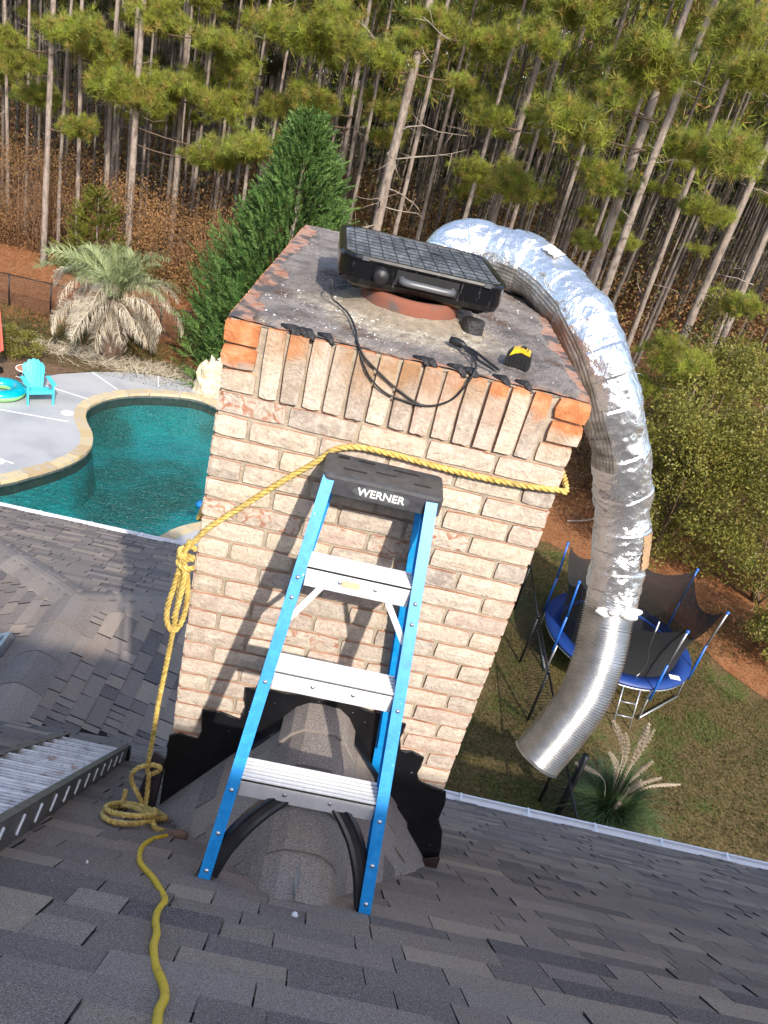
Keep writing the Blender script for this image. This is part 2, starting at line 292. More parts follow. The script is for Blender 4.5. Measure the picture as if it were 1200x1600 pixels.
def one(name, mb, mats, label, cat, group=None): return tag(part(name, mb, mats, None), label, cat, group)
def struct(name, mb, mats, parent=None):
    o = part(name, mb, mats, parent)
    if parent is None: o['kind'] = 'structure'
    return o
def arr_mesh(name, V, k, mat, rnd=None, per=1):      # V: (n*k,3) array, faces of k verts
    V = np.asarray(V, np.float32).reshape(-1, 3); nf = len(V)//k; me = bpy.data.meshes.new(name)
    me.vertices.add(len(V)); me.vertices.foreach_set('co', V.ravel()); me.loops.add(nf*k); me.polygons.add(nf)
    me.loops.foreach_set('vertex_index', np.arange(nf*k, dtype=np.int32)); me.polygons.foreach_set('loop_start', np.arange(0, nf*k, k, dtype=np.int32))
    me.polygons.foreach_set('loop_total', np.full(nf, k, np.int32)); me.update(calc_edges=True)
    a = me.attributes.new('rnd', 'FLOAT', 'FACE'); r = RNG.random(nf) if rnd is None else np.asarray(rnd); a.data.foreach_set('value', r.astype(np.float32))
    me.materials.append(MATS[mat]); return me
def unit(a): return a/np.maximum(np.linalg.norm(a, axis=-1, keepdims=True), 1e-9)
def rdirs(n, up=0.0):
    d = RNG.normal(size=(n, 3)); d[:, 2] += up; return unit(d)
def blades(P, D, L, Wd, side=None):                    # triangles from base P along D
    n = len(P); s = unit(np.cross(D, rdirs(n))) if side is None else side
    L = np.broadcast_to(np.asarray(L), (n,))[:, None]; Wd = np.broadcast_to(np.asarray(Wd), (n,))[:, None]
    return np.stack([P-s*Wd/2, P+s*Wd/2, P+D*L], 1).reshape(-1, 3)
def leaves(P, D, L, Wd):                               # diamond leaves (quads)
    n = len(P); s = unit(np.cross(D, rdirs(n))); L = np.broadcast_to(np.asarray(L), (n,))[:, None]; Wd = np.broadcast_to(np.asarray(Wd), (n,))[:, None]
    return np.stack([P, P+D*L*.5+s*Wd/2, P+D*L, P+D*L*.5-s*Wd/2], 1).reshape(-1, 3)
def spline(P, n):                                      # Catmull-Rom through P
    P = [Vector(p) for p in P]; Q = [P[0]*2-P[1]] + P + [P[-1]*2-P[-2]]; out = []
    segs = len(P)-1; L = [(P[i+1]-P[i]).length for i in range(segs)]; tot = sum(L)
    for i in range(segs):
        k = max(2, int(round(n*L[i]/tot)))
        for j in range(k):
            t = j/k; a, b, c, d = Q[i], Q[i+1], Q[i+2], Q[i+3]
            out.append(.5*((2*b)+(c-a)*t+(2*a-5*b+4*c-d)*t*t+(3*b-a-3*c+d)*t**3))
    out.append(P[-1]); return out
GZ = -9.0
def setr(mb, v):
    if not hasattr(mb, 'r'): mb.r = []
    mb.r += [v]*(len(mb.f)-len(mb.r))
def rmesh(name, mb, mats):
    me = mesh_of(name, mb, mats); a = me.attributes.new('rnd', 'FLOAT', 'FACE'); setr(mb, 0.5); a.data.foreach_set('value', mb.r); return me
from mathutils.geometry import tessellate_polygon
def sheet(loops, z, th=0.0):
    mb = MB(); L3 = [[Vector((x, y, 0)) for x, y in l] for l in loops]; flat = [p for l in L3 for p in l]
    tris = tessellate_polygon(L3); vs = [(p.x, p.y, z) for p in flat]; fs = []
    for t in tris:
        a, b, c = [flat[i] for i in t]; cr = (b-a).cross(c-a).z; fs.append(tuple(t) if cr > 0 else tuple(t)[::-1])
    mb.add(vs, fs)
    if th:
        for l in L3:
            k = len(l); mb.add([(p.x, p.y, z) for p in l]+[(p.x, p.y, z-th) for p in l], [(i, (i+1) % k, (i+1) % k+k, i+k) for i in range(k)])
    return mb
def smooth2(P, n, closed=True):
    if closed: Q = spline([(x, y, 0) for x, y in P+[P[0]]], n)[:-1]
    else: Q = spline([(x, y, 0) for x, y in P], n)
    return [(p.x, p.y) for p in Q]
def wob(poly, n, amp):
    Q = smooth2(poly, n); return [(x+RNG.normal()*amp, y+RNG.normal()*amp) for x, y in Q]
# ================================================================== GROUND, POOL
pool_pts = [(-13,12.2),(-9.5,12.5),(-8.2,12.75),(-7.39,13.16),(-7.0,13.71),(-6.62,14.34),(-6.35,15.04),(-6.31,15.71),(-6.54,16.4),(-6.91,17.0),(-7.14,17.55),(-7.2,18.17),(-6.93,18.95),(-6.34,19.61),(-5.51,20.07),(-4.78,20.27),(-4.05,20.0),(-2.9,19.2),(-1.9,17.6),(-1.5,15.8),(-1.9,14.3),(-2.94,13.26),(-3.17,13.03),(-3.41,12.69),(-3.58,12.29),(-4.0,11.6),(-5.2,11.0),(-8,10.8),(-13,10.9)]
pool = smooth2(pool_pts, 130)
def offset(P, d):
    n = len(P); out = []
    for i in range(n):
        a, b = Vector(P[i-1]), Vector(P[(i+1) % n]); t = (b-a).normalized(); out.append((P[i][0]-t.y*d*SGN, P[i][1]+t.x*d*SGN))
    return out
area = sum(pool[i-1][0]*pool[i][1]-pool[i][0]*pool[i-1][1] for i in range(len(pool))); SGN = -1 if area > 0 else 1
cop_in, cop_out = offset(pool, -.02), offset(pool, .29)
struct('lawn', sheet([[(-350,-60),(350,-60),(350,600),(-350,600)], offset(pool, .12)], GZ), 'lawn')
deck_out = [(-20,8.2),(.4,8.2),(.4,14),(-.1,18),(-1.6,20.6),(-3.5,21.3),(-4.9,21.2),(-5.47,21.37),(-6.19,21.27),(-7.11,20.99),(-7.96,20.41),(-8.7,19.68),(-9.15,18.98),(-9.63,17.93),(-10.6,17.2),(-12.5,16.9),(-20,16.9)]
dk = struct('pool_deck', sheet([deck_out, offset(pool, .27)], GZ+.05, .2), 'deck_concrete')
bs = MB(); n = len(pool)
for i, (x, y) in enumerate(pool): pass
b1 = [(x, y, GZ-.02) for x, y in pool]; b2 = [(x, y, GZ-.35) for x, y in pool]; o3 = offset(pool, -.15); b3 = [(x, y, GZ-1.3) for x, y in o3]
fl = sheet([o3], GZ-1.3)
bs.add(b1+b2+b3, [(i, (i+1) % n, (i+1) % n+n, i+n) for i in range(n)], 1); bs.f += [(i+n, (i+1) % n+n, (i+1) % n+2*n, i+2*n) for i in range(n)]; bs.m += [0]*n; bs.sm += [True]*n
bs.add(fl.v, fl.f, 0)
pb = struct('pool_basin', bs, ['pool_finish', 'pool_tile'])
struct('pool_water', sheet([offset(pool, .01)], GZ-.10), 'water')
k = 0; i = 0
while i < n:
    st = random.choice([2, 2, 3]); j = min(i+st, n); c = MB(); h = .085+random.uniform(-.006, .006)
    idx = [m % n for m in range(i, j+1)]; A = [cop_in[m] for m in idx]; B = [cop_out[m] for m in idx]
    ring = A+B[::-1]; cx = sum(p[0] for p in ring)/len(ring); cy = sum(p[1] for p in ring)/len(ring)
    ring = [((p[0]-cx)*.975+cx, (p[1]-cy)*.975+cy) for p in ring]
    c.prism([(p[0], p[1], GZ-.03) for p in ring], (0, 0, h)); part('coping_stone', c, 'coping_stone', pb); i = j
c = sheet([offset(pool, .285), offset(pool, 0.0)], GZ+.035); part('coping_mortar', c, 'joint_white', pb)
def strip(a, b, w, z, name, mat, par=None):
    return part(name, MB().beam((*a, z), (*b, z), w, .006), mat, par)
for a, b in (((-9.6,18.83),(-7.4,18.42)),((-8.0,20.36),(-6.95,19.52)),((-6.25,21.25),(-5.98,20.4)),((-13.5,16.1),(-7.3,16.77)),((-13,15.0),(-7.5,14.05)),((-2.6,20.8),(-3.6,20.1))):
    strip(a, b, .035, GZ+.052, 'deck_joint', 'joint_white', dk)
for x, y, lb in ((-7.52,17.27,'round white skimmer lid set in the deck nearest the blue chair'), (-7.85,14.0,'round white skimmer lid set in the deck at the left edge of the photo')):
    one('skimmer_lid', MB().lathe([(.0,.062),(.15,.062),(.165,.055),(.165,.0)], 24, (x, y, GZ)), 'lid_white', lb, 'lid')
one('pool_float', MB().lathe([(0,.07),(.08,.06),(.13,.0),(.1,-.05),(0,-.07)], 16, (-3.12,14.3,GZ-.08)), 'float_blue', 'small blue float bobbing on the pool beside the chimney brickwork', 'float')
one('pool_drain', MB().lathe([(.0,.05),(.10,.05),(.16,.03),(.17,.0)], 20, (-3.5,13.8,GZ-1.29)), 'joint_white', 'pale round drain cover on the floor of the pool', 'drain')
one('pool_light', MB().lathe([(.0,.05),(.07,.05),(.13,.03),(.14,.0)], 20, (-4.9,14.2,GZ-1.29)), 'joint_white', 'small round fitting under the turquoise water in mid pool', 'pool fitting')
struct('pine_straw_bed', sheet([wob([(-30,22.8),(-12.5,23.4),(-9.5,24.4),(-7,23.8),(-5.6,22.0),(-3,21.8),(-.5,22.6),(2.0,20.5),(4.2,16.6),(5.9,15.9),(8.2,14.6),(9.4,11.9),(11.5,9.8),(14,8.6),(30,8),(40,40),(-40,40)], 90, .12)], GZ+.012), 'pine_straw')
struct('forest_floor', sheet([wob([(-60,32),(-14,31.5),(-10,33),(-5,30),(2,27),(7,24),(11,20.5),(16,17),(40,15),(300,60),(300,400),(-300,400),(-300,60)], 60, .2)], GZ+.024), 'forest_floor')
struct('planting_bed', sheet([wob([(-14,17.3),(-12,17.3),(-9.8,17.9),(-9.2,19),(-8.6,19.9),(-7.6,20.8),(-6.2,21.4),(-4.7,21.4),(-4.0,21.5),(-4.2,22.4),(-6,22.6),(-9,22.3),(-11,21.2),(-14,20.5)], 60, .06)], GZ+.02), 'mulch')
# ================================================================== HOUSE ROOFS
def zm(x, y): return -2.06-.0298*x-.9315*y
house = thing('house', 'house with dark shingled roof slopes, valley, hips and white gutters below the camera', 'house', (1.5, 0, GZ))
class Pl:
    def __init__(s, P, xd, td):   # xd level unit dir, td downslope unit dir
        s.P = Vector(P); s.x = Vector(xd).normalized(); s.t = Vector(td).normalized(); s.n = s.t.cross(s.x); s.n = s.n if s.n.z > 0 else -s.n
        if s.x.cross(-s.t).dot(s.n) < 0: s.x = -s.x
    def loc(s, p): d = Vector(p)-s.P; return d.dot(s.x), d.dot(s.t)
    def at(s, a, b, h=0): return s.P+s.x*a+s.t*b+s.n*h
def inside(px, py, poly):
    r = False; n = len(poly); j = n-1
    for i in range(n):
        xi, yi = poly[i]; xj, yj = poly[j]
        if (yi > py) != (yj > py) and px < (xj-xi)*(py-yi)/(yj-yi)+xi: r = not r
        j = i
    return r
Cp = Vector((-0.1451, -2.1584, 0.6638)); fpx = 1223.34
def pix(p):
    d = Vector(p)-Cp; z = d.dot(Fw)
    return (600+fpx*d.dot(Rt)/z, 800-fpx*d.dot(Up)/z, z) if z > .05 else (-9999, -9999, z)
TABS = []
EXPO = .12
def lay(pl, poly3, expo=EXPO, lens=(.12,.17,.22,.28,.34), off=0.0, hts=(.0065, .0065, .012)):
    poly = [pl.loc(p) for p in poly3]; xs = [p[0] for p in poly]; ts = [p[1] for p in poly]
    t = max(ts)-expo+off; row = 0
    while t > min(ts)-.02:
        x = min(xs)-random.random()*.2
        while x < max(xs):
            L = random.choice(lens)
            hh = random.choice(hts)
            if all(inside(x+fx*L, t+ft*expo, poly) for fx in (0, 1) for ft in (.05, 1.3)): TABS.append((pl, x, t, L, hh))
            else:
                k_ = 0
                while k_ < L-.01:
                    l_ = min(.07, L-k_)
                    if inside(x+k_+l_/2, t+expo*.5, poly): TABS.append((pl, x+k_, t, l_, hh))
                    k_ += l_
            x += L
        t -= expo; row += 1
def roofdeck(pl, poly3, name='roof_slope', th=.06):
    mb = MB(); mb.prism([Vector(p) for p in poly3], -pl.n*th); return part(name, mb, 'roof_felt', house)
ux = Vector((1, -.032, 0)).normalized(); dv = Vector((.032, 1, 0)).normalized()
def mp(a, b): v = ux*a+dv*b; return Vector((v.x, v.y, zm(v.x, v.y)))
YR, YE = -4.2, 2.82
Pm = Pl(mp(0, 0), ux, mp(0, 1)-mp(0, 0)); main_poly = [mp(-5.6, YR), mp(7.5, YR), mp(7.5, YE), mp(-5.6, YE)]
roofdeck(Pm, main_poly); lay(Pm, main_poly)
bk = [mp(-5.6, YR), mp(7.5, YR), mp(7.5, YR)+Vector((-.15,-4.5,-4.2)), mp(-5.6, YR)+Vector((-.15,-4.5,-4.2))]
Pb = Pl(bk[0], ux, bk[3]-bk[0]); roofdeck(Pb, bk)  # unseen back slope, a plain plane added for its shading
t20, t25 = math.tan(math.radians(20)), math.tan(math.radians(25)); xr, zr, yj = -1.97, -3.49, 2.99
def zR(x): return zr-t20*(x-xr)
def zF(y): return zr-t25*(y-yj)
def zL(x): return zr-t25*(xr-x)
XE = .55
def yval(z, x): return (-2.06-.0298*x-z)/.9315
J = (xr, yj, zr); RV = (xr, yval(zr, xr), zr)
r_poly = [RV, (XE, yval(zR(XE), XE), zR(XE)), (XE, yj+(XE-xr)*t20/t25, zR(XE)), J]
yE = 6.4; f_poly = [J, (XE, yj+(XE-xr)*t20/t25, zR(XE)), (XE, yE, zF(yE)), (xr-(yE-yj), yE, zF(yE))]
xl = xr-(yE-yj); l_poly = [RV, J, (xl, yE, zF(yE)), (xl, yval(zL(xl), xl), zL(xl))]
PR = Pl(J, (0, 1, 0), (1, 0, -t20)); PF = Pl(J, (1, 0, 0), (0, 1, -t25)); PL = Pl(J, (0, 1, 0), (-1, 0, -t25))
for p, q in ((PR, r_poly), (PF, f_poly), (PL, l_poly)): roofdeck(p, q, th=.05); lay(p, q, hts=(.010, .014, .018))
# cricket behind the chimney
zc, sl = -1.33, 1.43
def zK(x): return zc-sl*max(0, abs(x)-.07)
def yK(x): return (-2.06-.0298*x-zK(x))/.9315
for sg in (-1, 1):
    kp = [(sg*.07, -.004, zc), (sg*.07, yK(0)-.03, zc), (sg*.25, yK(sg*.25), zK(.25)), (sg*.56, yK(sg*.56), zK(.56)), (sg*.56, -.004, zK(.56))]
    P = Pl(kp[0], (0, 1, 0), (sg, 0, -sl)); 
    mb = MB(); mb.prism([Vector(p) for p in kp], -P.n*.02); part('cricket_slope', mb, 'shingle_cap', house); po = [P.loc(p) for p in kp]; t_ = max(p[1] for p in po)-.16
    while t_ > .12:
        x_ = min(p[0] for p in po)+random.uniform(0, .15)
        while x_ < max(p[0] for p in po)-.05:
            L_ = random.choice((.15, .22, .30))
            if inside(x_+L_/2, t_+.07, po) and inside(x_+L_/2, t_-.01, po):
                g_ = [(0, 0), (L_, .004*random.uniform(-1, 1)), (L_, -.15), (0, -.15)]; m_ = MB(); z1 = random.choice((.007, .012))
                m_.add([P.at(x_+a, t_+.13+b, h) for a, b in g_ for h in (-.002, z1 if b > -.1 else .001)], [(1,3,5,7),(0,2,3,1),(2,4,5,3),(6,0,1,7)]); part('cricket_shingle', m_, random.choice(('shingle_cap', 'shingle')), house)
            x_ += L_
        t_ -= .105
# emit tabs
def tabgeo(L, h, e=EXPO):
    g = .0018 if h < .0095 or h == .012 else .0042; U = e*1.5; j = [random.uniform(-.002, .002) for _ in range(4)]
    return [(g, j[0], 0), (L-g, j[1], 0), (L-g, U, 0), (g, U, 0), (g, j[0], h), (L-g, j[1], h), (L-g+j[2], U, .0015), (g+j[3], U, .0015)], [(4,5,6,7),(0,1,5,4),(1,2,6,5),(3,0,4,7)]
sc = []
for i, (pl, x, t, L, h) in enumerate(TABS):
    c = pl.at(x+L/2, t+.06); u_, v_, z_ = pix(c); vis = -60 < u_ < 1260 and 0 < v_ < 1680 and L > .08
    sc.append((-(L*fpx/z_)*(abs((c-Cp).normalized().dot(pl.n))) if vis else 0, i))
sc.sort(); near = set(i for s_, i in sc[:292])
cache = {}; fld = MB()
for i, (pl, x, t, L, h) in enumerate(TABS):
    M = Matrix((pl.x, -pl.t, pl.n)).transposed().to_4x4(); M.translation = pl.at(x, t+EXPO, .001)
    if i in near:
        key = (round(L, 3), h, random.randrange(2))
        if key not in cache:
            m_ = MB(); v8, f4 = tabgeo(L, h); m_.add(v8, f4[:1], 0); m_.add(v8, f4[1:], 1); cache[key] = mesh_of('shingle', m_, ['shingle', 'roof_felt'])
        link('shingle', cache[key], house, mw=None).matrix_basis = M
        continue
    vs, fs = tabgeo(L, h); W8 = [M @ Vector(v) for v in vs]; fld.add(W8, fs[:1], 0); fld.add(W8[:8], fs[1:], 1); setr(fld, random.random())
part('shingle_field', rmesh('shingle_field', fld, ['shingle_field', 'roof_felt']), None, house, stuff=True)
# ridge and hip caps
def caps(a, b, n1, n2, w, step=.22, name='ridge_cap', lift=.012):
    a, b = Vector(a), Vector(b); d = (b-a); Ln = d.length; d.normalize(); n = max(1, int(Ln/step)); s1 = d.cross(Vector(n1)).normalized(); s2 = d.cross(Vector(n2)).normalized()
    n1, n2 = Vector(n1), Vector(n2); up = (n1+n2).normalized()
    if s1.dot(n2) > 0: s1 = -s1      # side directions lie in each plane, falling away from the ridge
    if s2.dot(n1) > 0: s2 = -s2
    for k in range(n):
        mb = MB(); rows = []; p0 = a+d*(Ln*k/n-.03); p1 = a+d*(Ln*(k+1)/n)
        for p, lf in ((p0, lift+.009), (p1, lift+.002)):
            r = [p+s1*w+n1*(lf*.35), p+s1*w*.45+n1*lf, p+s1*w*.12+up*lf*1.1, p+s2*w*.12+up*lf*1.1, p+s2*w*.45+n2*lf, p+s2*w+n2*(lf*.35)]
            rows.append(r)
        low = [q-up*.02 for q in rows[0]]
        mb.add(rows[0]+rows[1]+low, [(i, i+1, i+7, i+6) for i in range(5)]+[(i+12, i+13, i+1, i) for i in range(5)], 0, False)
        part(name, mb, 'shingle_cap', house)
caps(RV, J, PR.n, PL.n, .19, .3, lift=.028); caps((xl, yE, zF(yE)), J, PF.n, PL.n, .18, .3, lift=.027); caps((XE, yj+(XE-xr)*t20/t25, zR(XE)), J, PR.n, PF.n, .17, .3, lift=.026)
caps(mp(-5.6, YR), mp(7.5, YR), Pm.n, Pb.n, .15, .3)
PKl = Pl((0,0,zc), (0,1,0), (-1,0,-sl)); PKr = Pl((0,0,zc), (0,1,0), (1,0,-sl))
xs_ = (-.135, -.10, -.055, 0, .055, .10, .135); hz_ = (.012, .020, .010, .014, .010, .020, .012)
for k in range(5):
    y0, y1 = -.80+.16*k, -.80+.16*(k+1)+.03; mb = MB(); k0 = .014
    def rw(y, l): return [(x*(1-.04*(k % 2))+random.uniform(-.003, .003), min(y, -.006), zK(x)+h+l) for x, h in zip(xs_, hz_)]
    A_, B_ = rw(y0, k0), rw(y1, .002); C_ = [(x, y, z-.02) for x, y, z in A_]; mb.add(A_+B_+C_, [(i, i+1, i+8, i+7) for i in range(6)]+[(i+14, i+15, i+1, i) for i in range(6)]); part('cricket_cap', mb, 'shingle_cap', house)
# gutters
def gutter(a, b, out):
    a, b, o = Vector(a), Vector(b), Vector(out).normalized(); mb = MB(); pr = [(0,-.02),(0,-.11),(.07,-.12),(.115,-.05),(.115,-.012),(.10,-.010),(.10,-.03),(.105,-.048),(.066,-.112),(.006,-.104),(.006,-.02)]
    A = [a+o*x+Vector((0,0,z)) for x, z in pr]; B = [b+o*x+Vector((0,0,z)) for x, z in pr]; k = len(pr)
    mb.add(A+B, [(i, (i+1) % k, (i+1) % k+k, i+k) for i in range(k)]+[tuple(range(k)), tuple(range(k, 2*k))[::-1]])
    g = part('gutter', mb, 'white_metal', house); L = (b-a).length; n = int(L/.62)
    for i in range(n):
        p = a+(b-a)*((i+.5)/n); part('gutter_hanger', MB().beam(p+Vector((0,0,-.012))-o*.03, p+o*.115+Vector((0,0,-.006)), .018, .006), 'white_metal', g)
gutter(mp(.56, YE+.01), mp(7.5, YE+.01), dv); gutter((xl, yE+.01, zF(yE)), (XE, yE+.01, zF(yE)), (0, 1, 0))
# walls below
q = N('house_brick'); br = q.n.new('ShaderNodeTexBrick'); br.inputs['Scale'].default_value = 4.5; br.inputs['Color1'].default_value = (.48,.40,.31,1); br.inputs['Color2'].default_value = (.36,.24,.18,1); br.inputs['Mortar'].default_value = (.3,.27,.22,1)
mpn = q.n.new('ShaderNodeMapping'); mpn.inputs['Rotation'].default_value = (math.pi/2, 0, 0); q.l.new(q.pos, mpn.inputs[0]); q.l.new(mpn.outputs[0], br.inputs[0]); q.fin(br.outputs[0], .9)
w1 = mp(7.2, 2.45).z
part('wall', MB().prism([(.6,-7.5,GZ),(7.1,-7.5,GZ),(7.1,2.2,GZ),(.6,2.4,GZ)], (0,0,w1-GZ-.3)), 'house_brick', house)
part('wall', MB().prism([(-5.0,-7.5,GZ),(.56,-7.5,GZ),(.56,6.0,GZ),(-5.0,6.0,GZ)], (0,0,zF(6.4)-GZ-.1)), 'house_brick', house)
# ================================================================== CHIMNEY
CH, WW, DD = .0726, .527, 1.66
chim = thing('chimney', 'tall whitewashed brick chimney with orange top edge and stained cement crown', 'chimney', (0, 0, -2.06))
def brick_geo(L, H, D=.05, nx=5, nz=3, amp=.0018):
    vs = []; 
    for j in range(nz):
        for i in range(nx):
            e = i in (0, nx-1) or j in (0, nz-1); co = (i in (0, nx-1)) and (j in (0, nz-1))
            x = L*i/(nx-1)+(random.uniform(-.0022, .0022)); z = H*j/(nz-1)+random.uniform(-.0018, .0018)
            if co: x += .0025 if i == 0 else -.0025; z += .0025 if j == 0 else -.0025
            vs.append((x, random.uniform(-amp, amp)+(.002 if e else 0)-.0055, z))
    fs = [(j*nx+i, j*nx+i+1, (j+1)*nx+i+1, (j+1)*nx+i) for j in range(nz-1) for i in range(nx-1)]
    bd = list(range(nx))+[j*nx+nx-1 for j in range(1, nz)]+[(nz-1)*nx+i for i in range(nx-2, -1, -1)]+[j*nx for j in range(nz-2, 0, -1)]
    o = len(vs); vs += [(vs[b][0], D, vs[b][2]) for b in bd]; k = len(bd); fs += [(bd[(i+1) % k], bd[i], o+i, o+(i+1) % k) for i in range(k)]
    return vs, fs
BJ = .0105; BH = CH-BJ; SL = (2*WW+BJ)/5-BJ; HL = (SL-BJ)/2
def variants(L, H, mat, n, D=.05, nm='brick'):
    out = []
    for _ in range(n):
        mb = MB(); mb.add(*brick_geo(L, H, D)); out.append(mesh_of(nm, mb, mat))
    return out
vS, vH = variants(SL, BH, 'brick_face', 7), variants(HL, BH, 'brick_face', 6); vC = variants(HL+.004, BH, 'brick_corner', 5)
def bput(me, x, z, name='brick'):
    o = link(name, me, chim); o.matrix_basis = Matrix.Translation((x, random.uniform(-.002, .002), z)); return o
for r in range(3, 27):
    z = -(r+1)*CH+BJ*.5; k = r-3
    if k % 2 == 0:
        for c in range(5): bput(random.choice(vS), -WW+c*(SL+BJ), z)
    else:
        bput(random.choice(vH), -WW, z)
        for c in range(4): bput(random.choice(vS), -WW+HL+BJ+c*(SL+BJ), z)
        bput(random.choice(vH), WW-HL, z)
for r in range(3):
    z = -(r+1)*CH+BJ*.5; e = .008 if r < 2 else .0
    for x in (-WW-e, WW-HL-.004+e): bput(random.choice(vC), x, z).location.y = -e
ns = 13; sp = (2*WW-2*HL-.008-BJ)/ns; vSo = variants(sp-BJ*.8, 3*CH-BJ, 'brick_soldier', 6)
for i in range(ns):
    o = bput(random.choice(vSo), -WW+HL+.004+BJ+i*sp, -3*CH+BJ*.5, 'soldier_brick'); o.location.y = -.006+random.uniform(-.003, .003)
# mortar core, side brickwork
core = MB().box((0, DD/2, -1.25), (2*WW-.008, DD-.008, 2.49)); core.box((0, DD/2-.2, -5.8), (2*WW-.03, DD-.4, 6.6)); part('mortar_core', core, 'mortar', chim)
side = MB()
for sg in (-1, 1):
    for r in range(0, 36):
        z = -(r+1)*CH+BJ*.5; y = .0; k = 0; first = (r % 2 == 0) if r >= 3 else True
        if r < 3: continue
        while y < DD-.03:
            L = min((HL if (k == 0 and not first) else SL), DD-y); vs, fs = brick_geo(L, BH, .04, 3, 2)
            M = Matrix(((0, -sg, 0), (1, 0, 0), (0, 0, 1))); side.add([M @ Vector(v)+Vector((sg*WW, y, z)) for v in vs], [f[::-1] if sg < 0 else f for f in fs]); setr(side, random.random()); y += L+BJ; k += 1
for r in range(3, 36):
    z = -(r+1)*CH+BJ*.5; x = -WW; k = 0
    while x < WW-.02:
        L = min(HL if (k == 0 and r % 2) else SL, WW-x); vs, fs = brick_geo(L, BH, .04, 3, 2); side.add([(v[0]+x, DD-v[1], v[2]+z) for v in vs], [f[::-1] for f in fs]); setr(side, random.random()); x += L+BJ; k += 1
part('side_brickwork', rmesh('side_brickwork', side, 'brick_side'), None, chim, stuff=True)
vSs = variants(sp-BJ*.8, 3*CH-BJ, 'brick_soldier', 4)
for sg in (-1, 1):
    y = HL*.5; 
    while y < DD-.06:
        o = link('soldier_brick', random.choice(vSs), chim); a = sg*math.pi/2
        o.matrix_basis = Matrix.Translation((sg*(WW+.006), y if sg > 0 else y+sp-BJ*.8, -3*CH+BJ*.5)) @ Matrix.Rotation(a, 4, 'Z'); y += sp
# worn ring of brick tops under the crown
rg = MB()
G_ = 46
def hn(x, y, s=1.0):
    return (math.sin(x*9.1*s+y*3.3)*math.cos(y*7.7*s-x*2.1)+math.sin(x*23*s-y*17*s)*.5+math.sin(x*41*s+y*37*s+1.3)*.3)/1.8
def topgrid(x0, x1, y0, y1, nx, ny, zf):
    vs = [(x0+(x1-x0)*i/nx, y0+(y1-y0)*j/ny, 0) for j in range(ny+1) for i in range(nx+1)]; vs = [(x, y, zf(x, y)) for x, y, _ in vs]
    return vs, [(j*(nx+1)+i, j*(nx+1)+i+1, (j+1)*(nx+1)+i+1, (j+1)*(nx+1)+i) for j in range(ny) for i in range(nx)]
rg.add(*topgrid(-WW-.004, WW+.004, -.002, DD, 60, 80, lambda x, y: .001+.004*hn(x*3, y*3)), 0, True)
part('worn_brick_tops', rg, 'brick_worn_orange', chim)
def edge_d(x, y): 
    w = .028*hn(x*.9, y*.8)+.010*hn(x*2.3, y*2.1)
    return min(x+WW-.05-w*1.4, WW-.032-w-x, y-.012-.35*w, DD-.02-y)
def crown(x, y):
    e = edge_d(x, y); k = max(-1, min(1, e/.02)); return (.012*k-.002)+max(0, min(e, .4))*.035+.0035*hn(x*5, y*5)*(1 if e > 0 else 0)+random.uniform(-.0012, .0012)
cr = MB(); cr.add(*topgrid(-WW+.004, WW-.004, .0, DD-.01, 150, 210, crown), 0, False); part('cement_crown', cr, 'crown_cement', chim)
tl = MB()   # lumps of tar along the front edge
for x0, x1 in ((-.38,-.30),(-.33,-.24),(.02,.07),(.12,.2),(.24,.34)):
    for _ in range(4):
        x = random.uniform(x0, x1); tl.tube([(x-.03, .022, .006), (x, .010, .007), (x+.012, -.004, .0), (x+.02, -.011, -.012)], [.004, .012, .009, .003], 6, flat=.4)
part('tar_smear', tl, 'tar', chim, stuff=True)
ft = (-.03, .46)
part('flue_liner', MB().lathe([(.135,.0),(.135,.088),(.158,.088),(.165,.07),(.165,-.01)], 40, (*ft, 0)), 'terracotta', chim)
col = MB(); col.lathe([(.166,.045),(.185,.035),(.22,.022),(.27,.010),(.30,.002)], 40, (*ft, 0)); col.v = [(x+.004*hn(x*7, y*7), y+.006*hn(y*7, x*6), z+.003*hn(x*9, y*9)) for x, y, z in col.v]; part('mortar_collar', col, 'collar', chim)
part('vent_stub', MB().lathe([(0,.062),(.034,.062),(.038,.056),(.040,.0)], 18, (.185,.38,.0)), 'tar', chim)
cb = MB()
for _ in range(170):
    x, y = random.uniform(-.45, .45), random.uniform(.02, 1.0)
    if random.random() < .5: x, y = random.gauss(-.2, .13), abs(random.gauss(.22, .12))+.02
    if abs(x) > .47: continue
    s_ = random.uniform(.002, .006); z = crown(x, y) if edge_d(x, y) > 0 else .006
    cb.add([(x+random.uniform(-s_, s_), y+random.uniform(-s_, s_), z+random.uniform(-.3*s_, s_)) for _ in range(5)], [(0,1,2),(0,2,3),(0,3,4),(1,2,4),(2,3,4)])
part('mortar_crumbs', cb, 'white_flock', chim, stuff=True)
# flashing
fp = [(-.538,-2.06),(-.536,-1.62),(-.50,-1.598),(-.425,-1.610),(-.418,-1.56),(-.428,-1.46),(-.36,-1.452),(-.285,-1.47),(-.277,-1.40),(-.29,-1.315),(-.2,-1.30),(-.1,-1.295),(.1,-1.285),(.2,-1.31),(.305,-1.33),(.30,-1.40),(.315,-1.462),(.36,-1.455),(.41,-1.475),(.405,-1.56),(.425,-1.60),(.535,-1.625),(.55,-1.70),(.548,-1.78),(.58,-1.84),(.60,-1.93),(.612,-2.03),(.58,-2.16),(.545,-2.12),(.5,-2.08)]
part('flashing', MB().prism([(x, -.009, z) for x, z in fp], (0, -.008, 0)), 'flash_black', chim)
sl_ = MB()
for a, b in zip(fp[1:], fp[2:23]):
    sl_.tube([(a[0], -.012, a[1]), ((a[0]+b[0])/2, -.016, (a[1]+b[1])/2+random.uniform(-.003, .003)), (b[0], -.012, b[1])], [.003, .005, .003], 6, flat=.8)
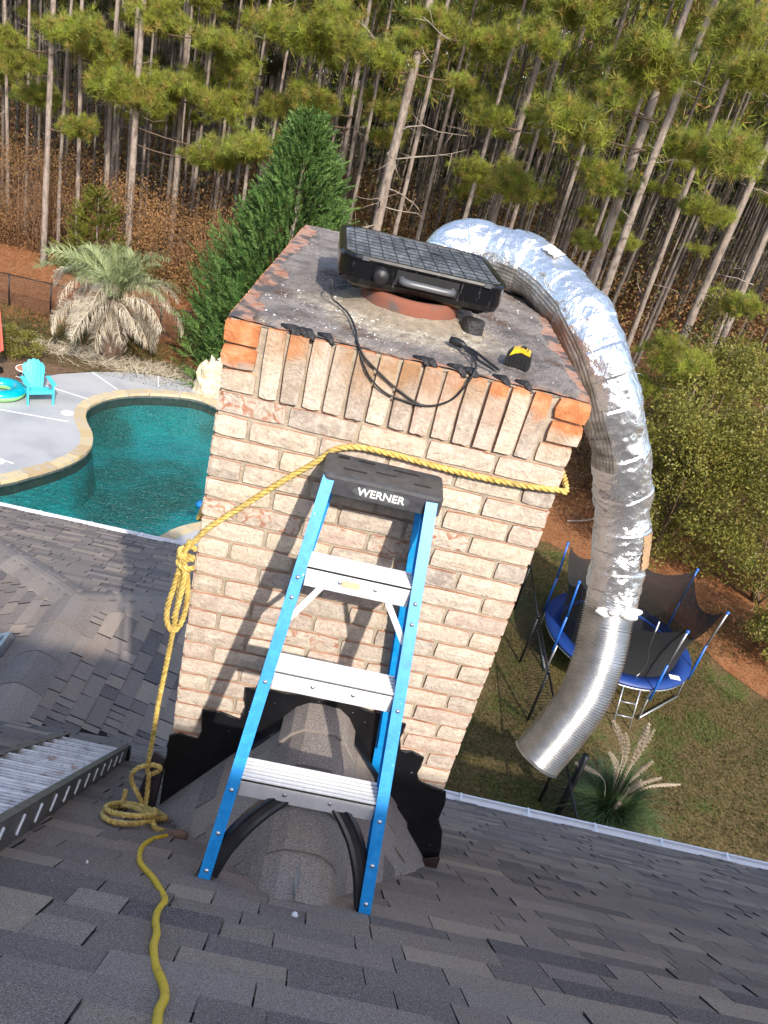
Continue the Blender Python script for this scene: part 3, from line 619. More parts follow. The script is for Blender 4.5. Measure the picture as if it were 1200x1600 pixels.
part('sealant_bead', sl_, 'tar', chim)
part('flashing_flap', MB().prism([(-.54,-.02,-1.74),(-.60,.06,-1.80),(-.64,.04,-2.03),(-.56,-.03,-2.03)], (.006,.008,0)), 'flash_brown', chim)
part('flashing_flap', MB().prism([(.54,-.03,-2.0),(.605,-.025,-1.98),(.60,-.05,-2.10),(.565,-.08,-2.13)], (.004,-.006,0)), 'flash_brown', chim)
for sg in (-1, 1):
    pts = [Vector((sg*x, -.012, z)) for x, z in ((.035,-1.318),(.12,-1.40),(.20,-1.505),(.275,-1.60))]; m_ = MB()
    for a, b in zip(pts[:-1], pts[1:]): m_.prism([a, b, b+Vector((0, -.055, -.012)), a+Vector((0, -.055, -.012))], Vector((sg*.004, 0, .006)))
    part('flashing_flap', m_, 'flash_black', chim); part('flashing_lip', MB().tube([p+Vector((0, -.055, -.008)) for p in pts], .007, 6), 'tar', chim)
# ================================================================== THINGS ON THE CHIMNEY
def rect_round(w, d, r, n=5):
    out = []
    for cx, cy, a0 in ((w/2-r, d/2-r, 0), (-w/2+r, d/2-r, 90), (-w/2+r, -d/2+r, 180), (w/2-r, -d/2+r, 270)):
        for i in range(n+1):
            a = math.radians(a0+90*i/n); out.append((cx+r*math.cos(a), cy+r*math.sin(a)))
    return out
def stack(rings, mi=0, sm=False, capb=True, capt=True):   # rings of (poly, z)
    mb = MB(); n = len(rings[0][0]); vs = [(x, y, z) for p, z in rings for x, y in p]
    fs = [(i*n+k, i*n+(k+1) % n, (i+1)*n+(k+1) % n, (i+1)*n+k) for i in range(len(rings)-1) for k in range(n)]
    if capb: fs.append(tuple(range(n))[::-1])
    if capt: fs.append(tuple((len(rings)-1)*n+k for k in range(n)))
    return mb.add(vs, fs, mi, sm)
pan = thing('electric_grill', 'black rectangular countertop grill with a grid-lined lid, knob and grey handle set on the flue', 'grill', (-.03, .575, .088), math.radians(5.3))
w, d = .535, .50
part('body', stack([(rect_round(w-.05, d-.05, .05), 0), (rect_round(w-.012, d-.012, .065), .012), (rect_round(w, d, .07), .03), (rect_round(w, d, .07), .088)]), 'black_enamel', pan, True)
part('rim', stack([(rect_round(w+.008, d+.008, .074), .086), (rect_round(w+.012, d+.012, .076), .092), (rect_round(w+.004, d+.004, .072), .099), (rect_round(w-.03, d-.03, .06), .099), (rect_round(w-.036, d-.036, .06), .094)], capb=False, capt=False), 'black_enamel', pan, True)
ld = part('lid', stack([(rect_round(w-.036, d-.036, .06), .09), (rect_round(w-.036, d-.036, .06), .0955)]), 'pan_lid', pan, True)
gw = MB().box((0, 0, 0), (.002, d-.05, .002)); gm = mesh_of('grid_wire', gw, 'black_rubber'); gw2 = MB().box((0, 0, 0), (w-.05, .002, .002)); gm2 = mesh_of('grid_wire', gw2, 'black_rubber')
for i in range(11):
    o = link('grid_wire', gm, ld, True); o.location = (-.22+.044*i, 0, .0965)
for i in range(8):
    o = link('grid_wire', gm2, ld, True); o.location = (0, -.19+.054*i, .0965)
part('lid_arc', MB().tube([(.02+.07*math.cos(a), .02+.05*math.sin(a), .0975) for a in [math.pi*(.15+.7*i/12) for i in range(13)]], .0025, 6), 'black_rubber', ld, True)
kb = MB(); P_ = [(.0,.024),(.004,.026),(.018,.024),(.024,.020),(.026,.0)]
kb.add([(r*math.cos(2*math.pi*k/20), -y, r*math.sin(2*math.pi*k/20)) for y, r in P_ for k in range(20)], [(i*20+k, i*20+(k+1) % 20, (i+1)*20+(k+1) % 20, (i+1)*20+k) for i in range(4) for k in range(20)], 0, True)
o = part('knob', kb, 'black_rubber', pan, True); o.location = (-.135, -d/2, .052)
part('handle', MB().tube(spline([(-.07,-d/2+.006,.055),(-.068,-d/2-.022,.055),(-.05,-d/2-.034,.054),(.0,-d/2-.036,.054),(.075,-d/2-.034,.053),(.093,-d/2-.022,.053),(.095,-d/2+.006,.053)], 26), [.010]*6+[.0125]*15+[.010]*12 if False else .0115, 10, flat=.85), 'handle_grey', pan, True)
part('handle_plate', MB().box((.012, -d/2-.001, .058), (.20, .004, .045)), 'black_rubber', pan, True)
for x in (-.19, .2): part('latch', MB().box((x, -d/2-.004, .094), (.022, .008, .012)), 'handle_grey', pan, True)
for x, y in ((-.2,-.18),(.2,-.18),(-.2,.18),(.2,.18)): part('foot', MB().lathe([(0,-.012),(.014,-.012),(.016,.004)], 10, (x, y, 0)), 'black_rubber', pan, True)
# cord
cd = thing('power_cord', 'thin black power cord looping from the grill down over the front bricks', 'cord', (-.28, .32, .02))
c1 = [(-.28,.36,.10),(-.285,.318,.09),(-.275,.31,.04),(-.25,.29,.03),(-.21,.2,.03),(-.18,.08,.025),(-.165,.005,.012),(-.135,-.022,-.018),(-.09,-.02,-.05),(-.02,-.02,-.09),(.06,-.02,-.117),(.13,-.02,-.085),(.165,-.022,-.02),(.178,.0,.022),(.172,.06,.03),(.15,.115,.033),(.135,.14,.036)]
part('cable', MB().tube(spline(c1, 110), .0031, 6), 'black_rubber', cd)
c2 = [(.14,.135,.034),(.155,.12,.032),(.18,.09,.030),(.185,.05,.03),(.21,.03,.027),(.235,.012,.022)]
part('cable', MB().tube(spline(c2, 30), .0045, 6), 'black_rubber', cd); c3 = [(.13,.155,.035),(.17,.135,.032),(.2,.09,.03),(.225,.055,.026),(.25,.03,.022)]
part('cable', MB().tube(spline(c3, 30), .0045, 6), 'black_rubber', cd)
part('cable', MB().tube(spline([(-.17,.01,.014),(-.14,-.02,-.03),(-.105,-.022,-.075),(-.05,-.02,-.108),(.02,-.02,-.118),(.06,-.022,-.119)], 40), .0028, 6), 'black_rubber', cd)
part('plug', MB().tube([(.105,.17,.036),(.125,.16,.036),(.14,.15,.036),(.15,.14,.036)], [.011,.014,.012,.006], 8), 'black_rubber', cd)
# tape measure
tp = thing('tape_measure', 'small black and yellow tape measure lying near the front right corner of the crown', 'tape measure', (.315, .125, .018), math.radians(-12)); tp.matrix_basis = tp.matrix_basis @ Matrix.Scale(.84, 4)
prof = [(-.045,0),(-.05,.012),(-.047,.04),(-.035,.058),(-.01,.066),(.02,.064),(.038,.05),(.044,.02),(.042,0)]
part('case', MB().prism([(x, -.022, z) for x, z in prof], (0, .044, 0)), 'black_rubber', tp, True)
part('grip', MB().prism([(-.038,-.024,.034),(-.03,-.024,.060),(.0,-.024,.070),(.03,-.024,.060),(.034,-.024,.05),(.02,-.024,.052),(.0,-.024,.056),(-.02,-.024,.048)], (0, .048, 0)), 'tape_yellow', tp, True)
rb = mesh_of('rib', MB().box((0, 0, 0), (.004, .003, .03)), 'black_rubber')
for i in range(5):
    o = link('rib', rb, tp, True); o.location = (-.03+.014*i, -.0235, .022)
part('lock_button', MB().box((.004, 0, .070), (.02, .016, .008)), 'black_rubber', tp, True)
# duct
duct = thing('flexible_duct', 'foil-wrapped flexible duct arching from behind the grill down the chimney right side', 'duct', (.6, 1.0, .0))
ins = spline([(.105,1.20,-.01),(.110,1.22,.06),(.16,1.27,.12),(.29,1.26,.135),(.463,1.157,.13),(.625,.98,.06),(.745,.835,-.07),(.86,.775,-.244),(.98,.793,-.452),(1.088,.827,-.689),(1.145,.791,-.918),(1.170,.727,-1.105)], 250)
SEG = 96; RA = []
nz_ = RNG.normal(size=(400, SEG)); 
def sm_(a, k):
    for _ in range(k): a = (a+np.roll(a, 1, 0)+np.roll(a, -1, 0)+np.roll(a, 1, 1)+np.roll(a, -1, 1))/5
    return a
fine, mid, big = nz_, sm_(RNG.normal(size=(400, SEG)), 3), sm_(RNG.normal(size=(400, SEG)), 22); mid /= mid.std(); big /= big.std()
din = Vector((-.75, -.15, -.62)).normalized(); mb = MB(); T_ = None; vs = []; offs = []
u = Vector((0, 0, 1)); n = len(ins)
for i in range(n):
    t = (ins[min(i+1, n-1)]-ins[max(i-1, 0)]).normalized(); u = (u-t*u.dot(t)).normalized(); wv = t.cross(u); row = []
    base = .118+.006*math.sin(i*.11)*math.sin(i*.043+1)+(.003 if i % 23 < 11 else -.002)
    for k in range(SEG):
        a = 2*math.pi*k/SEG; dr = u*math.cos(a)+wv*math.sin(a); isin = dr.dot(din) > .52 and i < n*.66
        r = base+.0035*big[i % 400, k]+(0.0010*mid[i % 400, k]+.0002*fine[i % 400, k] if not isin else (.0012 if k % 2 else -.0008)+.0008*math.sin(i*1.9)+.001*mid[i % 400, k])
        if i > n*.82: r = base+(.0016*big[i % 400, k]+.0010*mid[i % 400, k])
        vs.append(ins[i]+dr*r); row.append(isin)
    offs.append(row)
mb.v = [tuple(v) for v in vs]
for i in range(n-1):
    for k in range(SEG):
        mb.f.append((i*SEG+k, i*SEG+(k+1) % SEG, (i+1)*SEG+(k+1) % SEG, (i+1)*SEG+k)); mb.m.append(1 if offs[i][k] else 0); mb.sm.append(False)
part('insulated_sleeve', mb, ['foil', 'scrim'], duct)
st = MB()   # pale stitch lines of the scrim
cd_ = MB(); ci = []
bare = spline([(1.168,.745,-1.06),(1.166,.71,-1.135),(1.166,.673,-1.197),(1.166,.611,-1.312),(1.14,.528,-1.471),(1.083,.471,-1.607),(1.008,.42,-1.775)], 300)
rr = [.108+(.0055, .0, -.0045, .0)[i % 4] for i in range(len(bare))]; 
part('corrugated_section', MB().tube(bare, rr, 44, cap=False), 'flex_alu', duct)
part('corrugated_lining', MB().tube(bare[-40:], .099, 30, cap=False), 'scrim', duct)
ring = [p for p in bare if True]; t = (bare[-1]-bare[-3]).normalized()
part('end_band', MB().tube([bare[-2]-t*.006, bare[-1]+t*.003], .114, 44, cap=False), 'flex_alu', duct)
def patch(path, i0, i1, dirv, half, R, name, mat, jit=.004):
    m_ = MB(); rows = []; nn = 12
    for i in range(i0, i1):
        t = (path[min(i+1, len(path)-1)]-path[i-1]).normalized(); a0 = (Vector(dirv)-t*Vector(dirv).dot(t)).normalized(); w_ = t.cross(a0)
        for k in range(nn+1):
            a = (k/nn-.5)*2*half*(1+.12*math.sin(i*1.7)); m_.v.append(tuple(path[i]+(a0*math.cos(a)+w_*math.sin(a))*(R+random.uniform(0, jit))))
    m_.f = [(j*(nn+1)+k, j*(nn+1)+k+1, (j+1)*(nn+1)+k+1, (j+1)*(nn+1)+k) for j in range(i1-i0-1) for k in range(nn)]; m_.m = [0]*len(m_.f); m_.sm = [False]*len(m_.f)
    return part(name, m_, mat, duct)
patch(ins, n-44, n-24, (.75,-.66,-.1), .30, .1275, 'tan_patch', 'tan_tape', .002)
wf = MB()
for _ in range(9):
    a = random.uniform(-.7, .9); t = (ins[-1]-ins[-4]).normalized(); a0 = Vector((.25,-.95,0)); a0 = (a0-t*a0.dot(t)).normalized(); w_ = t.cross(a0); c = ins[-1]+(a0*math.cos(a)+w_*math.sin(a))*.112+t*random.uniform(-.012, .01)
    wf.tube([c-w_*.03+Vector([random.uniform(-.01, .01) for _ in range(3)]), c+a0*.008, c+w_*.03+Vector([random.uniform(-.012, .012) for _ in range(3)])], [.010, .018, .007], 7)
part('loose_insulation', wf, 'white_flock', duct, stuff=True)
fr = MB()
for _ in range(26):
    i = int(n*.50)+random.randint(-9, 9); c = ins[i]+Vector((.9,-.1,.1))*.115; e = c+Vector((random.uniform(.02, .06), random.uniform(-.02, .02), random.uniform(-.05, .01))); fr.tube([c, (c+e)/2+Vector((.01, 0, .01)), e], .0009, 3)
part('frayed_threads', fr, 'scrim', duct, stuff=True)
pl_ = patch(ins, 62, 72, (-.1,-.3,1), .24, .125, 'paper_label', 'old_paper', .001)
# ================================================================== BLUE STEP LADDER
lad = thing('step_ladder', 'blue fibreglass step ladder with aluminium steps straddling the cricket against the chimney', 'ladder', (-.03, -.775, -1.335))
Lp = [Vector(p) for p in ((-.255,-.771,-1.341),(-.16,-.165,-.335))]; Rp = [Vector(p) for p in ((.202,-.785,-1.345),(.142,-.175,-.34))]
fn = Vector((0, -.857, .514))    # out of the ladder's front plane
def channel(a, b, side, w=.034, dp=.062, mat='ladder_blue', name='front_rail'):
    a, b = Vector(a), Vector(b); d_ = (b-a).normalized(); x = Vector((1, 0, 0)); x = (x-d_*x.dot(d_)).normalized(); o_ = d_.cross(x).normalized()
    if o_.y > 0: o_ = -o_
    up = o_; m_ = MB(); t_ = .0045
    m_.beam(a, b, w, t_, up); m_.beam(a-o_*dp+o_*0, b-o_*dp, w, t_, up)
    m_.beam(a+x*side*(w/2-t_/2)-o_*(dp/2), b+x*side*(w/2-t_/2)-o_*(dp/2), t_, dp-t_, up)
    return part(name, m_, mat, lad), o_, x
lo, o_, _ = channel(Lp[0], Lp[1], -1); ro, o2, _ = channel(Rp[0], Rp[1], 1)
for a, s_ in ((Lp[0], -1), (Rp[0], 1)): part('rubber_foot', MB().box(a+Vector((0, .028, -.004)), (.038, .07, .022)), 'black_rubber', lad)
def lerp(P, z): k = (z-P[0].z)/(P[1].z-P[0].z); return P[0]+(P[1]-P[0])*k
rvm = mesh_of('rivet', MB().lathe([(0,.0035),(.004,.003),(.0065,.0)], 10), 'rivet'); Mr = fn.to_track_quat('Z', 'Y').to_matrix().to_4x4()
def rivet(p, par, M=Mr):
    o = link('rivet', rvm, par); o.matrix_basis = Matrix.Translation(p) @ M; return o
for zi, zt in enumerate((-1.085, -.82, -.56)):
    a, b = lerp(Lp, zt), lerp(Rp, zt); x0, x1 = a.x+.017, b.x-.016; yf = (a.y+b.y)/2+.004; st = MB(); hf = .062
    st.box(((x0+x1)/2, yf+.037, zt-.002), (x1-x0, .078, .004)); st.box(((x0+x1)/2, yf, zt-hf/2), (x1-x0, .004, hf)); st.box(((x0+x1)/2, yf+.074, zt-.028), (x1-x0, .004, .05)); st.box(((x0+x1)/2, yf+.012, zt-hf), (x1-x0, .026, .004))
    s_ = part('step', st, 'aluminium', lad); part('tread_groove_shade', MB().box(((x0+x1)/2, yf+.037, zt+.0008), (x1-x0-.002, .076, .0012)), 'aluminium_rail', s_)  # darker plate between the ridges puts groove shade into the colour
    for g in range(6): part('tread_ridge', MB().box(((x0+x1)/2, yf+.003+g*.0135, zt+.003), (x1-x0, .0092 if g % 2 else .0075, .006)), 'aluminium', s_)
    for fx in (.33, .67): 
        o = rivet((x0+(x1-x0)*fx, yf-.002, zt-.03), s_, Vector((0, -1, 0)).to_track_quat('Z', 'Y').to_matrix().to_4x4())
    if zi == 2: part('spec_label', MB().box(((x0+x1)/2-.02, yf-.003, zt-.03), (.05, .001, .022)), 'label_gold', s_)
    for P, par in ((Lp, lo), (Rp, ro)): rivet(lerp(P, zt-.03)+fn*.003, par)
for P, par in ((Lp, lo), (Rp, ro)):
    for z in (-1.31, -1.22): rivet(lerp(P, z)+fn*.003, par)
    rivet(lerp(P, -.64)+fn*.003, par)
for pts in ([(-.240,-.765,-1.325),(-.215,-.73,-1.262),(-.175,-.70,-1.205),(-.13,-.672,-1.165),(-.08,-.650,-1.128)], [(.192,-.778,-1.33),(.172,-.735,-1.26),(.140,-.695,-1.20),(.105,-.670,-1.16),(.065,-.650,-1.125)]):
    P_ = spline(pts, 14); m_ = MB(); up_ = Vector((0, .6, 1)).normalized()
    for i in range(len(P_)-1):
        a_, b_ = P_[i], P_[i+1]; dd_ = (b_-a_).normalized()*.004; m_.beam(a_-dd_+Vector((0, .03, 0)), b_+dd_+Vector((0, .03, 0)), .030+.0002*i, .058, Vector((0, .51, .86)) if abs((b_-a_).normalized().z) < .7 else Vector((1, 0, 0))) if False else None
    nb = len(P_); vs_ = []
    for i in range(nb):
        dd_ = (P_[min(i+1, nb-1)]-P_[max(i-1, 0)]).normalized(); pn = Vector((0, -.857, .514)); sd_ = dd_.cross(pn).normalized(); wd_ = .021+.004*math.sin(math.pi*i/(nb-1)); c_ = P_[i]+Vector((0, .012+.03*i/nb, 0))
        vs_ += [c_-sd_*wd_-pn*.0, c_-sd_*wd_*.7+pn*.004, c_-sd_*wd_*.3+pn*.001, c_+sd_*wd_*.3+pn*.001, c_+sd_*wd_*.7+pn*.004, c_+sd_*wd_, c_+sd_*wd_-pn*.035, c_-sd_*wd_-pn*.035]
    m_.add(vs_, [(i*8+k, i*8+(k+1) % 8, (i+1)*8+(k+1) % 8, (i+1)*8+k) for i in range(nb-1) for k in range(8)]+[tuple(range(8)), tuple((nb-1)*8+k for k in range(8))[::-1]]); part('corner_brace', m_, 'gusset_black', lad)
RL = [Vector((-.262,-.035,-1.685)), Vector((-.145,-.055,-.36))]; RR_ = [Vector((.252,-.035,-1.645)), Vector((.128,-.055,-.36))]
channel(RL[0], RL[1], -1, .028, .03, name='rear_rail'); rrr, _, _ = channel(RR_[0], RR_[1], 1, .030, .03, name='rear_rail')
channel(RR_[0]+Vector((-.02,-.03,.22)), RR_[1]+Vector((-.012,-.035,0)), 1, .018, .02, name='rear_rail_guide')
for z in (-.75, -1.2):
    a, b = lerp(RL, z), lerp(RR_, z); part('rear_crossbar', MB().beam(a+Vector((.01, .0, 0)), b-Vector((.01, .0, 0)), .006, .03), 'aluminium', lad) if z < -1 else None
for P, Q_ in ((Lp, RL), (Rp, RR_)):
    part('spreader', MB().beam(lerp(P, -.63)+Vector((0, .03, 0)), lerp(Q_, -.72), .003, .022, (1, 0, 0)), 'aluminium', lad)
    sgn = 1 if P is Lp else -1; part('step_brace', MB().beam(lerp(P, -.70)+Vector((sgn*.012, .02, 0)), lerp(P, -.62)+Vector((sgn*.075, .04, 0)), .018, .003, (0, 1, 0)), 'aluminium', lad)
cx0, cx1, cy0, cy1, ct, cbt = -.182, .175, -.172, -.018, -.322, -.385
w_, d_ = cx1-cx0, cy1-cy0; cc = ((cx0+cx1)/2, (cy0+cy1)/2)
def rr_(dx, r): return [(x+cc[0], y+cc[1]) for x, y in rect_round(w_+dx, d_+dx, r, 4)]
cap_ = part('ladder_cap', stack([(rr_(.0, .02), cbt), (rr_(.0, .02), ct-.012), (rr_(-.006, .018), ct-.003), (rr_(-.02, .014), ct)]), 'cap_plastic', lad)
for x, y, a, b in ((-.13,-.05,.035,.016),(-.09,-.12,.07,.008),(-.06,-.05,.05,.008),(.06,-.06,.08,.007),(.11,-.12,.05,.008),(.0,-.10,.06,.006)):
    part('cap_slot', MB().prism([(px+x, py+y, ct-.0005) for px, py in rect_round(a, b, b*.45, 3)], (0, 0, .002)), 'black_rubber', cap_)
part('cap_rib', MB().box((cc[0], cy0-.0015, cbt+.006), (w_-.03, .003, .008)), 'cap_plastic', cap_)
ov = [(cc[0]+.085*math.cos(a), cy0-.0005, (ct+cbt)/2-.004+.021*math.sin(a)) for a in [2*math.pi*i/28 for i in range(28)]]
part('badge', MB().prism(ov, (0, -.0022, 0)), 'handle_grey', cap_)
tc = bpy.data.curves.new('lettering', 'FONT'); tc.body = 'WERNER'; tc.size = .034; tc.align_x = 'CENTER'; tc.align_y = 'CENTER'; tc.extrude = .0008; tc.offset = .0006
to = bpy.data.objects.new('tmp', tc); SC.collection.objects.link(to); bpy.context.view_layer.update(); tme = bpy.data.meshes.new_from_object(to.evaluated_get(bpy.context.evaluated_depsgraph_get())); bpy.data.objects.remove(to)
tme.materials.clear(); tme.materials.append(MATS['lid_white']); tme.transform(Matrix.Translation((cc[0], cy0-.0036, (ct+cbt)/2-.004)) @ Matrix.Rotation(math.pi/2, 4, 'X')); link('lettering', tme, cap_)
# ================================================================== ROPES
def rope_mb(pts, R=.0094, n=None, pitch=.062):
    L = sum((Vector(pts[i+1])-Vector(pts[i])).length for i in range(len(pts)-1)); P = spline(pts, n or int(L/.007)); mb = MB()
    u = Vector((.3, .2, 1)); frames = []; s_ = 0; st = [[], [], []]
    for i, p in enumerate(P):
        t = (P[min(i+1, len(P)-1)]-P[max(i-1, 0)]).normalized(); u = (u-t*u.dot(t)).normalized(); w_ = t.cross(u)
        if i: s_ += (p-P[i-1]).length
        for k in range(3):
            a = 2*math.pi*(s_/pitch+k/3); st[k].append(p+(u*math.cos(a)+w_*math.sin(a))*R*.52)
    for k in range(3): mb.tube(st[k], R*.56, 6)
    return mb
rp = thing('yellow_rope', 'twisted yellow rope tied round the chimney, hanging down its left corner into a coil', 'rope', (-.56, -.1, -1.9))
loop = [(-.552,-.028,-.765),(-.5,-.026,-.68),(-.40,-.024,-.57),(-.30,-.024,-.46),(-.21,-.024,-.37),(-.165,-.022,-.318),(-.10,-.022,-.292),(.0,-.024,-.288),(.10,-.022,-.293),(.20,-.022,-.297),(.31,-.022,-.297),(.42,-.022,-.292),(.52,-.022,-.282),(.551,-.0,-.277),(.552,.3,-.27),(.552,1.0,-.28),(.55,1.68,-.32),(.3,1.70,-.33),(-.3,1.70,-.36),(-.55,1.68,-.40),(-.551,1.0,-.5),(-.551,.4,-.62),(-.552,.08,-.72)]
part('rope_loop', rope_mb(loop), 'rope_yellow', rp)
hang = [(-.548,-.04,-.73),(-.562,-.046,-.80),(-.560,-.05,-.95),(-.562,-.05,-1.045),(-.568,-.05,-1.172),(-.575,-.05,-1.291),(-.584,-.05,-1.446),(-.590,-.05,-1.643),(-.594,-.052,-1.763),(-.585,-.05,-1.80),(-.553,-.05,-1.775),(-.548,-.05,-1.755),(-.575,-.05,-1.748),(-.62,-.055,-1.765),(-.646,-.06,-1.80),(-.642,-.07,-1.84),(-.61,-.09,-1.875),(-.578,-.11,-1.915),(-.572,-.14,-1.90),(-.60,-.13,-1.885)]
part('hanging_strand', rope_mb(hang), 'rope_yellow', rp)
part('hanging_strand', rope_mb([(-.575,-.055,-.78),(-.545,-.055,-.84),(-.532,-.05,-.93),(-.535,-.045,-1.02),(-.548,-.05,-1.075),(-.566,-.055,-1.09),(-.588,-.05,-1.06),(-.592,-.045,-1.0),(-.582,-.04,-.93),(-.57,-.045,-.85),(-.556,-.03,-.79)], .010), 'rope_yellow', rp)
part('hanging_strand', rope_mb([(-.558,-.06,-.77),(-.547,-.065,-.86),(-.553,-.07,-.95),(-.563,-.065,-1.03)], .010), 'rope_yellow', rp)
def coilpt(cx, cy, a, b, th, ph, h): x = cx+a*math.cos(th+ph); y = cy+b*math.sin(th+ph); return (x, y, zm(x, y)+h)
kn = [(-.552+.022*math.cos(t), -.045+.02*math.sin(t), -.755-.012*t/2) for t in np.linspace(0, 13, 34)]
part('knot', rope_mb(kn, .010, 120), 'rope_yellow', rp)
co = [coilpt(-.585+.004*math.sin(t), -.29+.01*math.cos(t*.7), .088+.006*math.sin(t*1.3), .150-.004*t, t, .9, .018+.008*t*.55) for t in np.linspace(0, 12.2, 40)]
part('coil', rope_mb(co), 'rope_yellow', rp)
part('coil', rope_mb([(-.655,-.10,zm(-.655,-.10)+.10),(-.652,-.13,zm(-.652,-.13)+.05),(-.64,-.19,zm(-.64,-.19)+.035),(-.60,-.24,zm(-.60,-.24)+.06),(-.545,-.28,zm(-.545,-.28)+.06),(-.50,-.33,zm(-.50,-.33)+.045),(-.475,-.37,zm(-.475,-.37)+.02),(-.45,-.36,zm(-.45,-.36)+.014)]), 'rope_yellow', rp)
part('coil', rope_mb([(-.585,-.06,-1.78),(-.578,-.08,-1.86),(-.57,-.12,-1.905),(-.545,-.20,zm(-.545,-.2)+.04),(-.50,-.26,zm(-.5,-.26)+.03),(-.475,-.20,zm(-.475,-.2)+.025),(-.53,-.13,zm(-.53,-.13)+.03)]), 'rope_yellow', rp)
yc = thing('extension_cord', 'smooth yellow cord winding down the shingles from a brown wooden end to the bottom edge', 'cord', (-.3, -1.0, zm(-.3, -1.0)))
cp = [(-.424,-.414),(-.455,-.487),(-.465,-.602),(-.442,-.727),(-.414,-.789),(-.373,-.858),(-.328,-.956),(-.317,-.995),(-.319,-1.06),(-.312,-1.115),(-.296,-1.177),(-.289,-1.237),(-.269,-1.312),(-.242,-1.374),(-.231,-1.415),(-.232,-1.456),(-.227,-1.492),(-.218,-1.555),(-.19,-1.75),(-.22,-2.0)]
part('cord_length', MB().tube(spline([(x, y, zm(x, y)+.014) for x, y in cp], 170), .0082, 8), 'cord_yellow', yc)
part('wooden_end', MB().tube([(-.428,-.42,zm(-.428,-.42)+.016),(-.415,-.40,zm(-.415,-.40)+.018),(-.39,-.385,zm(-.39,-.385)+.02),(-.372,-.378,zm(-.372,-.378)+.02),(-.365,-.375,zm(-.365,-.375)+.02)], [.008,.014,.019,.017,.008], 10), 'dirty_brown', yc)
# small pale bits on the shingles
for x, y, r, lb in ((.0,-.905,.009,'chip of white mortar on the shingles between the ladder feet'), (-.555,-.83,.004,'tiny white chip on the shingles left of the yellow cord')):
    one('mortar_chip', MB().lathe([(0,.007),(r*.7,.006),(r,.0)], 7, (x, y, zm(x, y)+.012)), 'white_flock', lb, 'chip')
one('sealant_patch', MB().prism([(-.02,-.60,zc-.012),(.0,-.62,zc-.01),(.012,-.70,zc-.012),(.0,-.80,zm(0,-.8)+.015),(-.016,-.70,zc-.012)], (0, 0, .02)), 'galv', 'grey sealant smear at the foot of the cricket between the ladder legs', 'sealant')
# ================================================================== ALUMINIUM LADDER ON THE ROOF
al = thing('aluminium_ladder', 'weathered aluminium ladder with ribbed treads lying on the shingles at the left edge', 'ladder', (-1.0, 0, zm(-1, 0)))
nn = Vector((.0298, .9315, 1)).normalized(); e = Vector((-.099, 1, 0)); e = Vector((e.x, e.y, zm(e.x, e.y)-zm(0, 0))).normalized(); px_ = e.cross(nn).normalized()
if px_.x < 0: px_ = -px_
base = Vector((-.757+.0, -.9, 0)); base.z = zm(base.x, base.y); Lr = 2.56
def AP(a, s_, h): return base+e*a-px_*s_+nn*h
for s_, sg in ((0, 1), (.345, -1)):
    m_ = MB(); m_.beam(AP(-1.2, s_, .05), AP(Lr, s_, .05), .004, .086, nn); m_.beam(AP(-1.2, s_-sg*(-.012), .091), AP(Lr, s_+sg*.012, .091), .028, .004, nn); m_.beam(AP(-1.2, s_+sg*.012, .009), AP(Lr, s_+sg*.012, .009), .028, .004, nn)
    r_ = part('side_rail', m_, 'aluminium_rail', al)
    if s_ == 0:
        for i in range(17):
            a = -1.1+i*.21; c = AP(a, -.004, .05); part('rung_rivet', MB().beam(c-nn*.024-e*.016, c+nn*.024+e*.016, .006, .008, nn), 'aluminium', r_)
tilt = (nn*.86+e*.5).normalized(); nrm = tilt.cross(px_).normalized()
for i in range(17):
    a = -1.1+i*.21; c = AP(a, .172, .052); m_ = MB()
    A_, B_ = c-px_*.166, c+px_*.166; m_.beam(A_, B_, .006, .086, tilt)
    for k in range(9):
        o_ = tilt*(-.039+.0097*k)-e*.005; m_.beam(A_+o_, B_+o_, .004, .0038, tilt)
    part('tread', m_, 'aluminium_old', al)
part('end_cap', MB().box(AP(Lr+.01, .0, .05), (.03, .03, .09)), 'black_rubber', al); part('end_cap', MB().box(AP(Lr+.01, .345, .05), (.03, .03, .09)), 'black_rubber', al)
# skylight on the left slope
sk = thing('skylight', 'metal-framed skylight corner on the left roof slope at the edge of the photo', 'skylight', (-2.7, 1.95, zL(-2.7)))
def LPt(x, y, h): return Vector((x, y, zL(x)))+PL.n*h
fr_ = [(-2.24,2.50),(-3.05,2.50),(-3.05,1.62),(-2.24,1.62)]
part('curb', MB().prism([LPt(x, y, -.01) for x, y in fr_], PL.n*.085), 'galv', sk); part('pane', MB().prism([LPt(x, y, .076) for x, y in ((-2.28,2.46),(-3.01,2.46),(-3.01,1.66),(-2.28,1.66))], PL.n*.006), 'glass_dark', sk)
